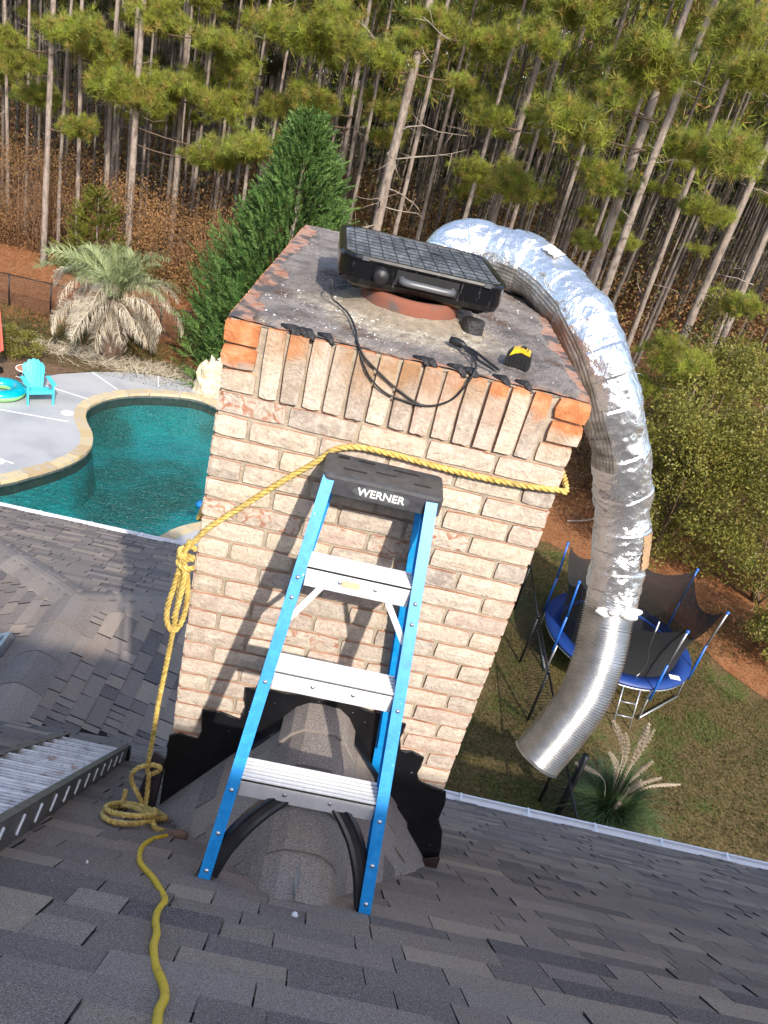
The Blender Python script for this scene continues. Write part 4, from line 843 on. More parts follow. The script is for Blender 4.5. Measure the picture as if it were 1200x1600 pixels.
# ================================================================== POOLSIDE THINGS
ch = thing('garden_chair', 'turquoise slatted plastic garden chair on the pool deck', 'chair', (-8.50, 17.66, GZ+.05), math.radians(36))
for i in range(5):
    x = -.19+.095*i; top = .98-.035*abs(i-2)**2
    part('back_slat', MB().prism([(x*.8-.034, .18, .27), (x*.8+.034, .18, .27), (x*1.25+.053, .44, top-.03*(i-2)-.02), (x*1.25, .455, top+.02), (x*1.25-.053, .44, top+.03*(i-2)-.02)], (0, .022, .008)), 'turquoise_plastic', ch, True)
part('back_brace', MB().box((0, .40, .62), (.56, .02, .07)), 'turquoise_plastic', ch, True)
for i in range(5): part('seat_slat', MB().box((0, -.34+.115*i, .40-.03*i), (.50, .10, .022)), 'turquoise_plastic', ch, True)
for s_ in (-1, 1):
    part('armrest', MB().prism([(s_*.27, -.42, .58), (s_*.40, -.40, .58), (s_*.38, .28, .55), (s_*.28, .28, .55)] if s_ > 0 else [(s_*.40, -.40, .58), (s_*.27, -.42, .58), (s_*.28, .28, .55), (s_*.38, .28, .55)], (0, 0, .025)), 'turquoise_plastic', ch, True)
    part('leg', MB().prism([(s_*.30, -.40, 0), (s_*.30, -.32, 0), (s_*.30, -.27, .58), (s_*.30, -.42, .58)], (s_*.04, 0, 0)), 'turquoise_plastic', ch, True)
    part('leg', MB().prism([(s_*.27, -.38, .36), (s_*.27, -.38, .43), (s_*.27, .30, .26), (s_*.27, .50, .0), (s_*.27, .40, .0)], (s_*.03, 0, 0)), 'turquoise_plastic', ch, True)
part('front_apron', MB().box((0, -.40, .37), (.58, .02, .08)), 'turquoise_plastic', ch, True)
R_, r_ = .42, .19
def torus(R, r, z, mi=0, a0=0, a1=360, squash=.8, sa=36, sb=14):
    m_ = MB(); vs = [((R+r*math.cos(math.radians(a0+(a1-a0)*j/sb)))*math.cos(2*math.pi*i/sa), (R+r*math.cos(math.radians(a0+(a1-a0)*j/sb)))*math.sin(2*math.pi*i/sa), z+r*squash*math.sin(math.radians(a0+(a1-a0)*j/sb))) for i in range(sa) for j in range(sb+1)]
    k = sb+1; return m_.add(vs, [(i*k+j, ((i+1) % sa)*k+j, ((i+1) % sa)*k+j+1, i*k+j+1) for i in range(sa) for j in range(sb)], mi, True)
rg_ = thing('swim_ring', 'teal and green inflatable swim ring lying on the deck left of the turquoise chair', 'swim ring', (-9.38, 17.45, GZ+.05+.16))
part('top_panel', torus(.44, .19, 0, 0, 5, 175), 'ring_teal', rg_, True); part('bottom_panel', torus(.44, .19, 0, 0, 175, 365), 'ring_green', rg_, True)
tb = thing('side_table', 'small round brown side table with metal legs behind the turquoise chair', 'table', (-9.15, 18.55, GZ+.05))
part('top', MB().lathe([(0,.45),(.27,.45),(.30,.44),(.30,.42),(0,.42)], 28), 'table_top', tb, True); part('rim', MB().tube([(.30*math.cos(a), .30*math.sin(a), .44) for a in [2*math.pi*i/28 for i in range(28)]], .014, 6, closed=True), 'lid_white', tb, True)
for k in range(3):
    a = 2.1*k; part('leg', MB().tube([(.12*math.cos(a), .12*math.sin(a), .43), (.27*math.cos(a), .27*math.sin(a), 0)], .011, 6), 'galv', tb, True)
um = thing('parasol', 'closed coral red parasol standing at the left edge of the photo by the pool', 'parasol', (-10.25, 18.9, GZ+.05))
part('pole', MB().tube([(0,0,0),(0,0,2.45)], .02, 8), 'galv', um, True); cn = MB()
for k in range(4): pass
rows = [(.12,.55),(.20,.62),(.17,1.2),(.13,1.8),(.05,2.3),(.01,2.42)]
cn.add([((r*(1+.22*(1 if k % 2 else -1)))*math.cos(2*math.pi*k/16), (r*(1+.22*(1 if k % 2 else -1)))*math.sin(2*math.pi*k/16), z) for r, z in rows for k in range(16)], [(i*16+k, i*16+(k+1) % 16, (i+1)*16+(k+1) % 16, (i+1)*16+k) for i in range(5) for k in range(16)])
part('canopy', cn, 'coral_fabric', um, True); part('base', MB().lathe([(0,.08),(.22,.07),(.24,0)], 20), 'dark_metal', um, True)
rk = MB(); nr, ns_ = 9, 14; rv = []
for j in range(nr):
    for i in range(ns_):
        th, ph = math.pi*j/(nr-1)*.5, 2*math.pi*i/ns_; r = 1+.13*random.uniform(-1, 1)*(j > 0)
        rv.append((.62*r*math.sin(th+.12)*math.cos(ph), .5*r*math.sin(th+.12)*math.sin(ph), 1.15*r*math.cos(th)))
rk.add(rv, [(j*ns_+i, (j+1)*ns_+i, (j+1)*ns_+(i+1) % ns_, j*ns_+(i+1) % ns_) for j in range(nr-1) for i in range(ns_)])
o = one('boulder', rk, 'rock_cream', 'tall cream boulder at the pool edge touching the chimney silhouette', 'rock'); o.location = (-4.45, 21.0, GZ-.05)
for x, y, s_ in ((-3.5,20.9,.6),(-5.0,20.95,.3)):
    pass
# ================================================================== TRAMPOLINE
tc_ = (6.35, 11.2); tr = thing('trampoline', 'round trampoline with blue pad, black net and blue poles on the lawn', 'trampoline', (*tc_, GZ))
def annulus(r0, r1, z, th, seg=56):
    m_ = MB(); 
    return m_.lathe([(r0, z), (r0, z+th), (r1, z+th), (r1, z), (r0, z)], seg)
part('jump_mat', MB().lathe([(0,.765),(1.22,.775)], 48), 'mat_black', tr, True); part('pad', annulus(1.2, 1.56, .77, .045), 'trampoline_blue', tr, True)
part('frame_ring', MB().tube([(1.52*math.cos(a), 1.52*math.sin(a), .72) for a in [2*math.pi*i/48 for i in range(48)]], .024, 8, closed=True), 'galv', tr, True)
tops = []
PA = [153, 205, 284, 338, 32, 92]
for a in PA:
    a = math.radians(a); bx, by = 1.60*math.cos(a), 1.60*math.sin(a); tx, ty = 1.66*math.cos(a), 1.66*math.sin(a); tops.append((tx, ty, 2.3))
    part('net_pole', MB().tube([(bx, by, .55), (bx, by, 1.45)], .024, 8), 'pole_blue', tr, True); part('net_pole', MB().tube([(bx, by, 1.45), (tx, ty, 2.3)], .021, 8), 'pole_blue' if a < 3.6 else 'galv', tr, True); part('pole_cap', MB().lathe([(0,.03),(.03,.02),(.03,-.03)], 10, (tx, ty, 2.3)), 'pole_blue', tr, True)
    part('leg', MB().tube([(bx*.96, by*.96, .74), (bx*.98, by*.98, 0)], .022, 6), 'galv', tr, True)
for k in (0, 2, 4):
    a, b = math.radians(PA[k]), math.radians(PA[k+1]); part('foot_bar', MB().tube([(1.57*math.cos(a), 1.57*math.sin(a), .05), (1.57*math.cos(b), 1.57*math.sin(b), .05)], .022, 6), 'galv', tr, True)
nt = MB(); SG = 10
for k in range(6):
    A, B = Vector(tops[k]), Vector(tops[(k+1) % 6]); base_ = len(nt.v)
    for i in range(SG+1):
        t = i/SG; p = A.lerp(B, t); sag = .42*4*t*(1-t); a0 = math.radians(PA[k]); a1 = math.radians(PA[(k+1) % 6]); a1 += 2*math.pi if a1 < a0 else 0; aa = a0+(a1-a0)*t
        for j in range(5):
            v_ = j/4; q_ = Vector((1.24*math.cos(aa), 1.24*math.sin(aa), .79)); top = Vector((p.x*.96, p.y*.96, 2.26-sag)); c = q_.lerp(top, v_); pull = math.sin(v_*math.pi)*.12; nt.v.append((c.x*(1-pull*.5), c.y*(1-pull*.5), c.z))
    for i in range(SG):
        for j in range(4): nt.f.append((base_+i*5+j, base_+(i+1)*5+j, base_+(i+1)*5+j+1, base_+i*5+j+1)); nt.m.append(0); nt.sm.append(True)
part('safety_net', nt, 'net_black', tr, True)
lx = MB(); a = math.radians(268)
for s_ in (-1, 1): part('ladder_rail', MB().tube([(1.58*math.cos(a)+s_*.17, 1.58*math.sin(a), .75), (1.58*math.cos(a)+s_*.17, 1.58*math.sin(a)-.28, .0)], .016, 6), 'galv', tr, True)
for z in (.22, .48): part('ladder_rung', MB().tube([(1.58*math.cos(a)-.17, 1.58*math.sin(a)-.28*(1-z/.75), z), (1.58*math.cos(a)+.17, 1.58*math.sin(a)-.28*(1-z/.75), z)], .016, 6), 'galv', tr, True)
part('net_zip', MB().tube(spline([(.15,-1.0,2.0),(.12,-1.15,1.5),(.2,-1.2,1.1),(.1,-1.23,.8)], 12), .014, 5), 'lid_white', tr, True)
part('warning_tag', MB().box((.95, -1.02, .818), (.22, .13, .004)), 'lid_white', tr, True)
# ================================================================== FENCES
def fence(name, pts, h, label, braces=True):
    f_ = thing(name, label, 'fence', (*pts[0], GZ)); s_ = 0
    for i, p in enumerate(pts): part('post', MB().tube([(*p, GZ-.1), (*p, GZ+h+.03)], .028, 8), 'dark_metal', f_)
    for a, b in zip(pts[:-1], pts[1:]):
        part('top_rail', MB().tube([(*a, GZ+h), (*b, GZ+h)], .020, 6), 'dark_metal', f_); L = math.dist(a, b); m_ = MB().add([(*a, GZ+.02), (*b, GZ+.02), (*b, GZ+h-.02), (*a, GZ+h-.02)], [(0,1,2,3)])
        me = mesh_of('wire_mesh', m_, 'chain_link'); at = me.attributes.new('fuv', 'FLOAT_VECTOR', 'POINT'); at.data.foreach_set('vector', [0, 0, 0, L, 0, 0, L, h, 0, 0, h, 0]); link('wire_mesh', me, f_)
fence('garden_fence', [(-16.5,24.2),(-14.2,24.4),(-12.4,24.5),(-11.0,24.55),(-9.3,24.7),(-7.3,24.9),(-5.6,25.2),(-3.4,25.5)], 1.1, 'low black chain-link fence running behind the palm and the pool garden')
fence('garden_fence', [(4.62,14.6),(4.50,12.6),(4.42,10.7),(4.38,9.0),(4.35,7.1),(4.32,5.4)], 1.2, 'black chain-link fence crossing the lawn between chimney and trampoline')
one('dark_post', MB().tube([(4.55,6.75,GZ),(4.55,6.75,GZ+1.5)], .055, 10), 'dark_metal', 'thick dark post standing beside the pampas grass at the gutter', 'post')
# ================================================================== VEGETATION
def am(name, mesh, parent, stuff=False):
    o = link(name, mesh, parent, True)
    if stuff: o['kind'] = 'stuff'
    return o
# --- grass blades and straw near the camera side of the lawn
def scatter(name, x0, x1, y0, y1, n, mat, L, w, dens=None, lean=.8):
    P = np.stack([RNG.uniform(x0, x1, n), RNG.uniform(y0, y1, n), np.full(n, GZ+.005)], 1)
    if dens is not None: P = P[dens(P)]
    D = unit(np.stack([RNG.normal(0, lean, len(P)), RNG.normal(0, lean, len(P)), np.ones(len(P))*.7], 1)); m = arr_mesh(name, blades(P, D, RNG.uniform(.5, 1.2, len(P))*L, w), 3, mat)
    o = link(name, m); o['kind'] = 'stuff'; return o
def nfield(P, s, t): return (np.sin(P[:, 0]*s+1.3*np.sin(P[:, 1]*s*.7))*np.cos(P[:, 1]*s*.9+np.sin(P[:, 0]*s*1.3))) > t
scatter('lawn_grass', 1.5, 13, 3.5, 16, 110000, 'lawn_blades', .075, .016, lambda P: nfield(P, 1.1, -.55) & (P[:, 1] < 16.4-.15*P[:, 0]))
scatter('fallen_straw', 4.5, 14, 9.5, 24, 50000, 'straw_blades', .11, .012, lambda P: (P[:, 1] > 22.0-1.05*P[:, 0]+RNG.normal(0, .5, len(P))), 2.2)
scatter('fallen_straw', -17, -3, 21.5, 33, 50000, 'straw_blades', .14, .018, lambda P: P[:, 1] > 23+RNG.normal(0, .6, len(P)), 2.2)
scatter('lawn_grass', -17, -4, 20.3, 24.5, 30000, 'lawn_blades', .12, .025)
# --- pampas grass
pg = thing('pampas_grass', 'clump of pampas grass with feathery beige plumes just beyond the right gutter', 'grass', (5.4, 6.9, GZ)); pg.matrix_basis = pg.matrix_basis @ Matrix.Scale(1.02, 4)
n = 1500; a = RNG.uniform(0, 2*np.pi, n); sp_ = RNG.uniform(.15, 1.0, n); V = []
for i in range(n):
    d0 = np.array([math.cos(a[i]), math.sin(a[i]), 0]); p = d0*.12*RNG.random(); L = RNG.uniform(1.0, 1.7); s_ = np.cross(d0, [0, 0, 1]); pr = []
    for k in range(5):
        t = k/4; pos = p+d0*(sp_[i]*L*.75*t**1.5)+np.array([0, 0, 1])*(L*(1-.35*sp_[i])*t-.75*sp_[i]*L*t**3*.6); pr.append(pos)
    for k in range(4):
        w0, w1 = .009*(1-k/4.2), .009*(1-(k+1)/4.2); V += [pr[k]-s_*w0, pr[k]+s_*w0, pr[k+1]+s_*w1, pr[k+1]-s_*w1]
am('leaf_blades', arr_mesh('leaf_blades', V, 4, 'grass_blade', np.repeat(RNG.random(n), 4)), pg, True)
for x, y, z, h in ((-.68,-.1,2.2,.75),(-.12,-.05,2.25,.85),(-.95,-.15,1.3,.5),(.85,0,1.15,.6),(-.30,.1,1.85,.8),(.0,.15,1.7,.8),(.10,-.2,1.25,.6),(.25,.0,1.5,.6),(-.05,-.25,1.1,.6),(.05,.25,2.0,.8),(-.1,-.3,.8,.5),(-.45,0,1.5,.7),(.15,.2,1.95,.75),(.45,-.1,1.3,.6)):
    tip = np.array([x, y, z]); bs_ = np.array([x*.12, y*.12, .3]); mid_ = bs_*.4+tip*.6+np.array([-x*.25, 0, .12]); pl3 = np.array([list(v) for v in spline([bs_, mid_, tip], 24)])
    part('stalk', MB().tube([tuple(v) for v in pl3[::3]], .006, 5), 'plume', pg, True)
    m_ = 1500; t = RNG.random(m_)**.8; idx = ((1-t*h/np.linalg.norm(tip-bs_))*(len(pl3)-1)).astype(int).clip(0, len(pl3)-1); P = pl3[idx]; ax = unit((tip-mid_)[None, :]); D = unit(rdirs(m_)*.55+ax*1.3+np.array([.25, 0, -.35])); w = np.sin(np.pi*(.08+.9*t))
    am('plume', arr_mesh('plume', blades(P, D, .03+.065*w, .008), 3, 'plume'), pg)
# --- broadleaf shrubs
def leafball(n, R, size, mat, name='foliage', shell=.45, clump=22, up=.3):
    C = rdirs(clump*4, .2)[:clump*4]*np.array(R)*RNG.uniform(.45, 1.0, (clump*4, 1)); C = C[C[:, 2] > -R[2]*.9]; k = RNG.integers(0, len(C), n)
    cr_ = min(R)*.25; off = rdirs(n)*(RNG.random((n, 1))**.4)*cr_*np.array([1.2, 1.2, .8]); P = C[k]+off
    D = unit(off+np.array([0, 0, cr_*up])+RNG.normal(0, cr_*.5, (n, 3))); rr = RNG.random(len(C))[k]*.6+RNG.random(n)*.4
    return arr_mesh(name, leaves(P, D, RNG.uniform(.7, 1.3, n)*size, size*.5), 4, mat, rr)
def stems(R, k=9, r=.03):
    m_ = MB()
    for _ in range(k):
        e_ = Vector(rdirs(1, .8)[0]*np.array(R)*.8); m_.tube(spline([(random.uniform(-.15, .15), random.uniform(-.15, .15), -R[2]), (e_.x*.4, e_.y*.4, -R[2]*.4), tuple(e_)], 8), [r*(1-.1*i) for i in range(9)][:len(spline([(0,0,0),(1,0,0),(2,0,0)], 8))], 5)
    return m_
def shrub(name, loc, R, n, size, mat, label, cat='shrub', clump=22):
    t = thing(name, label, cat, loc); c = am('foliage', leafball(n, R, size, mat, clump=clump), t); c.location = (0, 0, R[2]*.95)
    m_ = MB()
    for _ in range(9):
        e_ = rdirs(1, .8)[0]*np.array(R)*.85; pts = spline([(random.uniform(-.12, .12), random.uniform(-.12, .12), -.1), (e_[0]*.4, e_[1]*.4, R[2]*.55), (e_[0], e_[1], R[2]*.95+e_[2])], 8); m_.tube(pts, [.035*(1-.09*i) for i in range(len(pts))], 5)
    part('stems', m_, 'stem_brown', t, True); return t
shrub('evergreen_shrub', (8.9, 16.6, GZ), (2.1, 1.9, 2.75), 26000, .095, 'shrub_leaf', 'tall olive-green shrub right of the duct, above the trampoline', clump=21)
shrub('evergreen_shrub', (11.5, 15.4, GZ), (2.5, 2.1, 2.9), 26000, .095, 'shrub_leaf', 'broad olive-green shrub at the right edge of the photo', clump=21)
shrub('evergreen_shrub', (11.1, 12.6, GZ), (1.3, 1.2, 1.1), 9000, .085, 'shrub_leaf', 'low dark green shrub at the right edge below the broad ones', clump=20)
shrub('evergreen_shrub', (10.0, 19.6, GZ), (2.3, 1.8, 3.5), 20000, .11, 'shrub_leaf', 'yellow-green shrub standing behind the tall olive ones under pine boughs', clump=21)
shrub('garden_bush', (-10.3, 20.2, GZ), (.95, .6, .5), 6000, .06, 'shrub_leaf', 'low green and brown bush on the bed behind the turquoise chair')
shrub('garden_bush', (-12.2, 19.6, GZ), (.9, .6, .5), 4000, .06, 'scrub_leaf', 'low dry bush behind the parasol at the left edge')
# --- dry strap plants and litter at the palm foot
lit = []
P = np.stack([RNG.normal(-7.4, 1.9, 2600), RNG.normal(21.6, .35, 2600), np.full(2600, GZ+.03)], 1); D = unit(np.stack([RNG.normal(0, 1, 2600), RNG.normal(0, .6, 2600), RNG.uniform(.05, .55, 2600)], 1))
o = link('palm_litter', arr_mesh('palm_litter', blades(P, D, RNG.uniform(.15, .5, 2600), .02), 3, 'palm_dry')); o['kind'] = 'stuff'
# --- pindo palm
pm = thing('palm_tree', 'stubby palm with green inner fronds and drooping dry tan fronds beside the pool', 'palm', (-7.97, 22.0, GZ))
tk = MB(); tk.tube([(0,0,-.1),(0,0,.4),(.02,0,.9),(.0,0,1.5),(0,0,1.95)], [.34,.40,.36,.33,.25], 14)
part('trunk', tk, 'stem_brown', pm, True)
pb_ = mesh_of('leaf_base', MB().prism([(-.06,0,0),(.06,0,0),(.03,.16,.34),(-.03,.16,.34)], (0,.03,-.01)), 'dead_wood')
for i in range(60):
    a = i*2.4; z = .05+1.65*i/60; o = link('leaf_base', pb_, pm, True); o.matrix_basis = Matrix.Rotation(a, 4, 'Z') @ Matrix.Translation((0, .30-.06*abs(z-.5), z))
def frond(L, el, droop, mat, dense=84, hang=.5, ll=.55):
    V = []; P = []; d = np.array([math.cos(el), 0, math.sin(el)]); p = np.zeros(3); seg = 26; rn = []
    for i in range(seg+1):
        P.append(p.copy()); el2 = el-droop*(i/seg)**1.25; p = p+np.array([math.cos(el2), 0, math.sin(el2)])*L/seg
    P = np.array(P)
    for i in range(seg):
        w = .018*(1-i/seg)+.004; a, b = P[i], P[i+1]; V += [a+[0, -w, 0], a+[0, w, 0], b+[0, w, 0], b+[0, -w, 0]]; rn.append(.5)
    for k in range(dense):
        t = .16+.84*k/dense; i = min(int(t*seg), seg-1); b = P[i]+(P[i+1]-P[i])*(t*seg-i); tg = unit(P[i+1]-P[i])
        for s_ in (-1, 1):
            l_ = ll*math.sin(math.pi*min(.95, .12+t*.85))**.6*RNG.uniform(.75, 1.15); dr = unit(tg*.75+np.array([0, s_*.85, .25])+RNG.normal(0, .24, 3)); e1 = b+dr*l_*.5; dr2 = unit(dr+np.array([0, 0, -hang*2.2])+RNG.normal(0, .25, 3)); e2 = e1+dr2*l_*.55; w = np.cross(dr, [0, 0, 1.0])*.0075+np.array([0, 0, .002])
            r_ = RNG.random(); V += [b-w, b+w, e1+w, e1-w, e1-w, e1+w, e2+w*.15, e2-w*.15]; rn += [r_, r_]
    return arr_mesh('frond', V, 4, mat, rn)
fg = [frond(2.3, 1.25, 1.6, 'palm_green', hang=.15), frond(2.1, 1.05, 1.9, 'palm_green', hang=.25), frond(1.9, 1.35, 1.2, 'palm_green', hang=.1)]
fd = [frond(2.5, .75, 2.3, 'palm_dry', hang=1.0), frond(2.3, .45, 2.1, 'palm_dry', hang=1.1), frond(2.6, 1.0, 2.6, 'palm_dry', hang=.9), frond(1.7, -.2, 1.2, 'palm_dry', hang=1.0)]
for i in range(52):
    a = i*2.399+random.uniform(-.25, .25); me = fg[i % 3] if i < 22 or i in (27, 33, 38) else fd[(i % 3) if i < 44 else 3]
    o = link('frond', me, pm, True); s_ = random.uniform(.85, 1.12)*1.05; o.matrix_basis = Matrix.Translation((0, 0, 1.95-.006*i)) @ Matrix.Rotation(a, 4, 'Z') @ Matrix.Translation((.06+.003*i, 0, 0)) @ Matrix.Rotation(random.uniform(-.28, .22), 4, 'Y') @ Matrix.Rotation(random.uniform(-.35, .35), 4, 'X') @ Matrix.Scale(s_*random.uniform(.85, 1.1), 4)
# --- leyland cypress: upswept feathery sprays
def spraytree(H, R, n, mat, leafw=.022, flat=.35):
    z = RNG.random(n)**1.25; hz = z*H; a = RNG.uniform(0, 2*np.pi, n); rad = R*(1-z)**.72*RNG.uniform(.5, 1.0, n)*(1+.34*np.sin(a*4+hz*2.3)*np.sin(hz*3.3+a*3))+.05
    P = np.stack([rad*np.cos(a), rad*np.sin(a), hz], 1); out = unit(np.stack([np.cos(a), np.sin(a), RNG.uniform(.5, 1.5, n)], 1)+RNG.normal(0, .2, (n, 3))); V = []; rn = []
    m = 22; side = unit(np.cross(out, rdirs(n))); L = RNG.uniform(.35, .95, n)*(1-.35*z)
    cl = RNG.random(n)
    for k in range(m):
        t = k/m; s_ = 1 if k % 2 else -1; B = P+out*(L*t)[:, None]; D = unit(out*1.0+side*s_*(.75)+RNG.normal(0, .12, (n, 3))); V.append(blades(B, D, L*.34*(1.05-t)+.03, leafw*1.6).reshape(n, 3, 3)); rn.append(cl*.7+RNG.random(n)*.3)
    V = np.stack(V, 1).reshape(-1, 3); return V, np.stack(rn, 1).ravel()
V, rn = spraytree(8.1, 3.0, 5200, 'cypress_green', .026); lc = thing('cypress_tree', 'bushy dark green conical cypress standing behind the chimney top left corner', 'tree', (-3.1, 23.5, GZ))
am('foliage', arr_mesh('foliage', V, 3, 'cypress_green', rn), lc); part('trunk', MB().tube([(0,0,-.1),(0,0,4),(0,0,8.2)], [.16,.09,.02], 8), 'pine_bark', lc, True)
V, rn = spraytree(3.3, 1.5, 420, 'cypress_yellow', .03); lc = thing('young_cedar', 'small yellow-green cedar among the brown brush right of the leftmost trunks', 'tree', (-11.6, 30.4, GZ))
am('foliage', arr_mesh('foliage', V, 3, 'cypress_yellow', rn), lc); part('trunk', MB().tube([(0,0,-.1),(0,0,3.2)], [.06,.015], 6), 'pine_bark', lc, True)
# --- pines
def trunk_mesh(h, r, bend, rough=.12, seg=10, name='trunk', mat='pine_bark'):
    m_ = MB(); n = 22; ph = random.random()*6; pts = [(bend*math.sin(i/n*2.2+ph)*i/n, bend*math.cos(i/n*1.7+ph)*i/n*.6, -.3+(h+.3)*i/n) for i in range(n+1)]; x0, y0 = pts[0][0], pts[0][1]
    m_.tube([(x-x0, y-y0, z) for x, y, z in pts], [r*(1.18 if i == 0 else 1)*(1-.72*i/n) for i in range(n+1)], seg, rfun=lambda i, k: 1+random.uniform(-rough, rough)); return mesh_of(name, m_, mat)
def tuft(P, n, L, w):     # needle bursts around points
    k = np.repeat(np.arange(len(P)), n); D = rdirs(len(k), .55); return blades(P[k]+D*.02, D, RNG.uniform(.7, 1.1, len(k))*L, w), k
def bough_mesh(L, nt, need=34, nl=.26, mat='needles'):     # along +x, needles on top
    t = RNG.random(nt)**.75; P = np.stack([L*(.22+.80*t), RNG.normal(0, .19, nt)*L*(1.2-.6*t), RNG.normal(0, .065, nt)*L+L*.08*t], 1); P = np.concatenate([P, P[::2]+RNG.normal(0, .10, P[::2].shape)])
    V, k = tuft(P, int(need*1.5), nl*.95, .013); rr = RNG.random(len(P))[k]*.75+RNG.random(len(k))*.25; me = arr_mesh('bough', V, 3, mat, rr); return me
BO = [bough_mesh(2.0, 62), bough_mesh(2.0, 50), bough_mesh(2.0, 70), bough_mesh(2.0, 44)]
BOD = [bough_mesh(2.0, 34, 20, .34, 'needles_shaded') for _ in range(2)]
def limb(parent, z, ang, L, r, name='limb', mat='stem_brown', up=.1, kink=.0):
    m_ = MB(); d = Vector((math.cos(ang), math.sin(ang), up)); pts = [Vector((0, 0, z))+d*(L*t)+Vector((0, 0, -.05*L*math.sin(3*t)+kink*random.uniform(-.1, .1))) for t in (0, .25, .5, .75, 1)]
    m_.tube(spline(pts, 8), [r*(1-.09*i) for i in range(9)], 5); return part(name, m_, mat, parent, True)
def deadlimb(parent, z, ang, L, r=.018):
    m_ = MB(); p = Vector((0, 0, z)); d = Vector((math.cos(ang), math.sin(ang), random.uniform(-.15, .45))).normalized(); pts = [p]
    for _ in range(5): d = (d+Vector((random.gauss(0, .22), random.gauss(0, .22), random.gauss(0, .2)))).normalized(); p = p+d*L/5; pts.append(p)
    m_.tube(pts, [r, r*.8, r*.65, r*.5, r*.35, r*.2], 5)
    for i in range(1, 5):
        q_ = pts[i]; dd = Vector((random.gauss(0, 1), random.gauss(0, 1), random.gauss(0, .6))).normalized(); m_.tube([q_, q_+dd*L*.16, q_+dd*L*.28+Vector((0, 0, random.uniform(-.1, .1)))], [r*.4, r*.3, r*.12], 4)
    return part('dead_limb', m_, 'dead_wood', parent, True)
HERO = [(-13.55,30,.12,'tall straight pine, the leftmost thick trunk rising behind the palm'),(-13.61,31.6,.076,'thin pine trunk leaning right just behind the leftmost thick trunk'),(-13.0,32,.094,'pine trunk between the leftmost thick trunk and the bare brush'),(-12.2,33,.11,'pine trunk third from the left edge behind the palm crown'),(-13.0,36,.09,'slim pine trunk standing back behind the left group'),
(-11.65,34,.115,'twin-topped pine trunk above the young yellow cedar'),(-10.49,31,.142,'grey pine trunk directly above the palm crown'),(-13.4,37,.071,'slender pine set back between the left trunks'),(-9.3,33,.122,'brown pine trunk rising from the orange brush'),(-10.04,36,.084,'slim pine behind the orange brush'),(-10.04,39,.091,'pine trunk in the second row above the orange brush'),(-8.62,38,.089,'straight pine trunk left of the cypress in the second row'),
(-6.57,34,.092,'pale slender pine just left of the cypress tip'),(-6.33,37,.084,'thin pine standing behind the cypress'),(-2.56,33,.117,'broken-looking grey pine right of the cypress tip'),(-.69,27,.207,'big thick pine with many dead limbs above the grill'),(-.01,29,.101,'slimmer pine hugging the right side of the big dead-limbed pine'),(3.49,28,.142,'forked dark pine above the silver duct arch'),(4.52,31,.109,'dark pine just behind the forked pine above the duct'),
(6.8,24,.177,'large leaning pine trunk under the brightest bough at right'),(7.54,25,.162,'second large pine trunk beside the bright bough at right'),(9.53,27,.111,'slim pine behind the two large right trunks'),(9.4,22,.142,'pine trunk close to the right edge above the olive shrubs'),(10.3,21,.12,'pale pine trunk nearest the right edge of the photo'),(11.2,24,.115,'shaded pine trunk in the upper right corner'),(7.33,29,.103,'thin pine in the dark gap left of the large right trunks'),(6.23,31,.111,'thin pine just above the curve of the duct'),
(2.74,33,.116,'pine trunk between the big pine and the forked pine'),(1.21,35,.105,'dark slim pine right of the big dead-limbed pine'),(-2.13,37,.098,'dark pine left of the big dead-limbed pine'),(-4.6,37,.097,'dark pine above the cypress tip'),(-12.54,40,.076,'thin pine far back at upper left'),(-16.06,34,.069,'thin pine near the left edge of the photo'),(-18.2,37,.085,'dark pine at the very left edge of the photo')]
hs = []
for i, (x, y, r, lb) in enumerate(HERO):
    lb = lb if 'pine' in lb else lb+' pine'
    t = thing('pine_tree', lb, 'tree', (x, y, GZ)); h = random.uniform(19, 23); o = am('trunk', trunk_mesh(h, r*1.05, .35 if i not in (1, 19, 20, 23) else .8), t); hs.append((x, y, t, h))
    for k in range(7):
        z = h*random.uniform(.66, .98); a = random.uniform(0, 6.28); b = am('bough', BO[k % 4], t); s_ = random.uniform(1.0, 1.6); b.matrix_basis = Matrix.Translation((0, 0, z)) @ Matrix.Rotation(a, 4, 'Z') @ Matrix.Scale(s_, 4)
    for k in range({15: 16, 17: 7, 14: 7}.get(i, 3)): deadlimb(t, random.uniform(4 if i != 15 else 3, 13), random.uniform(2.4, 6.6) if i == 15 else random.uniform(0, 6.28), random.uniform(1.2, 3.0) if i == 15 else random.uniform(.6, 1.6), .03 if i == 15 else .016)
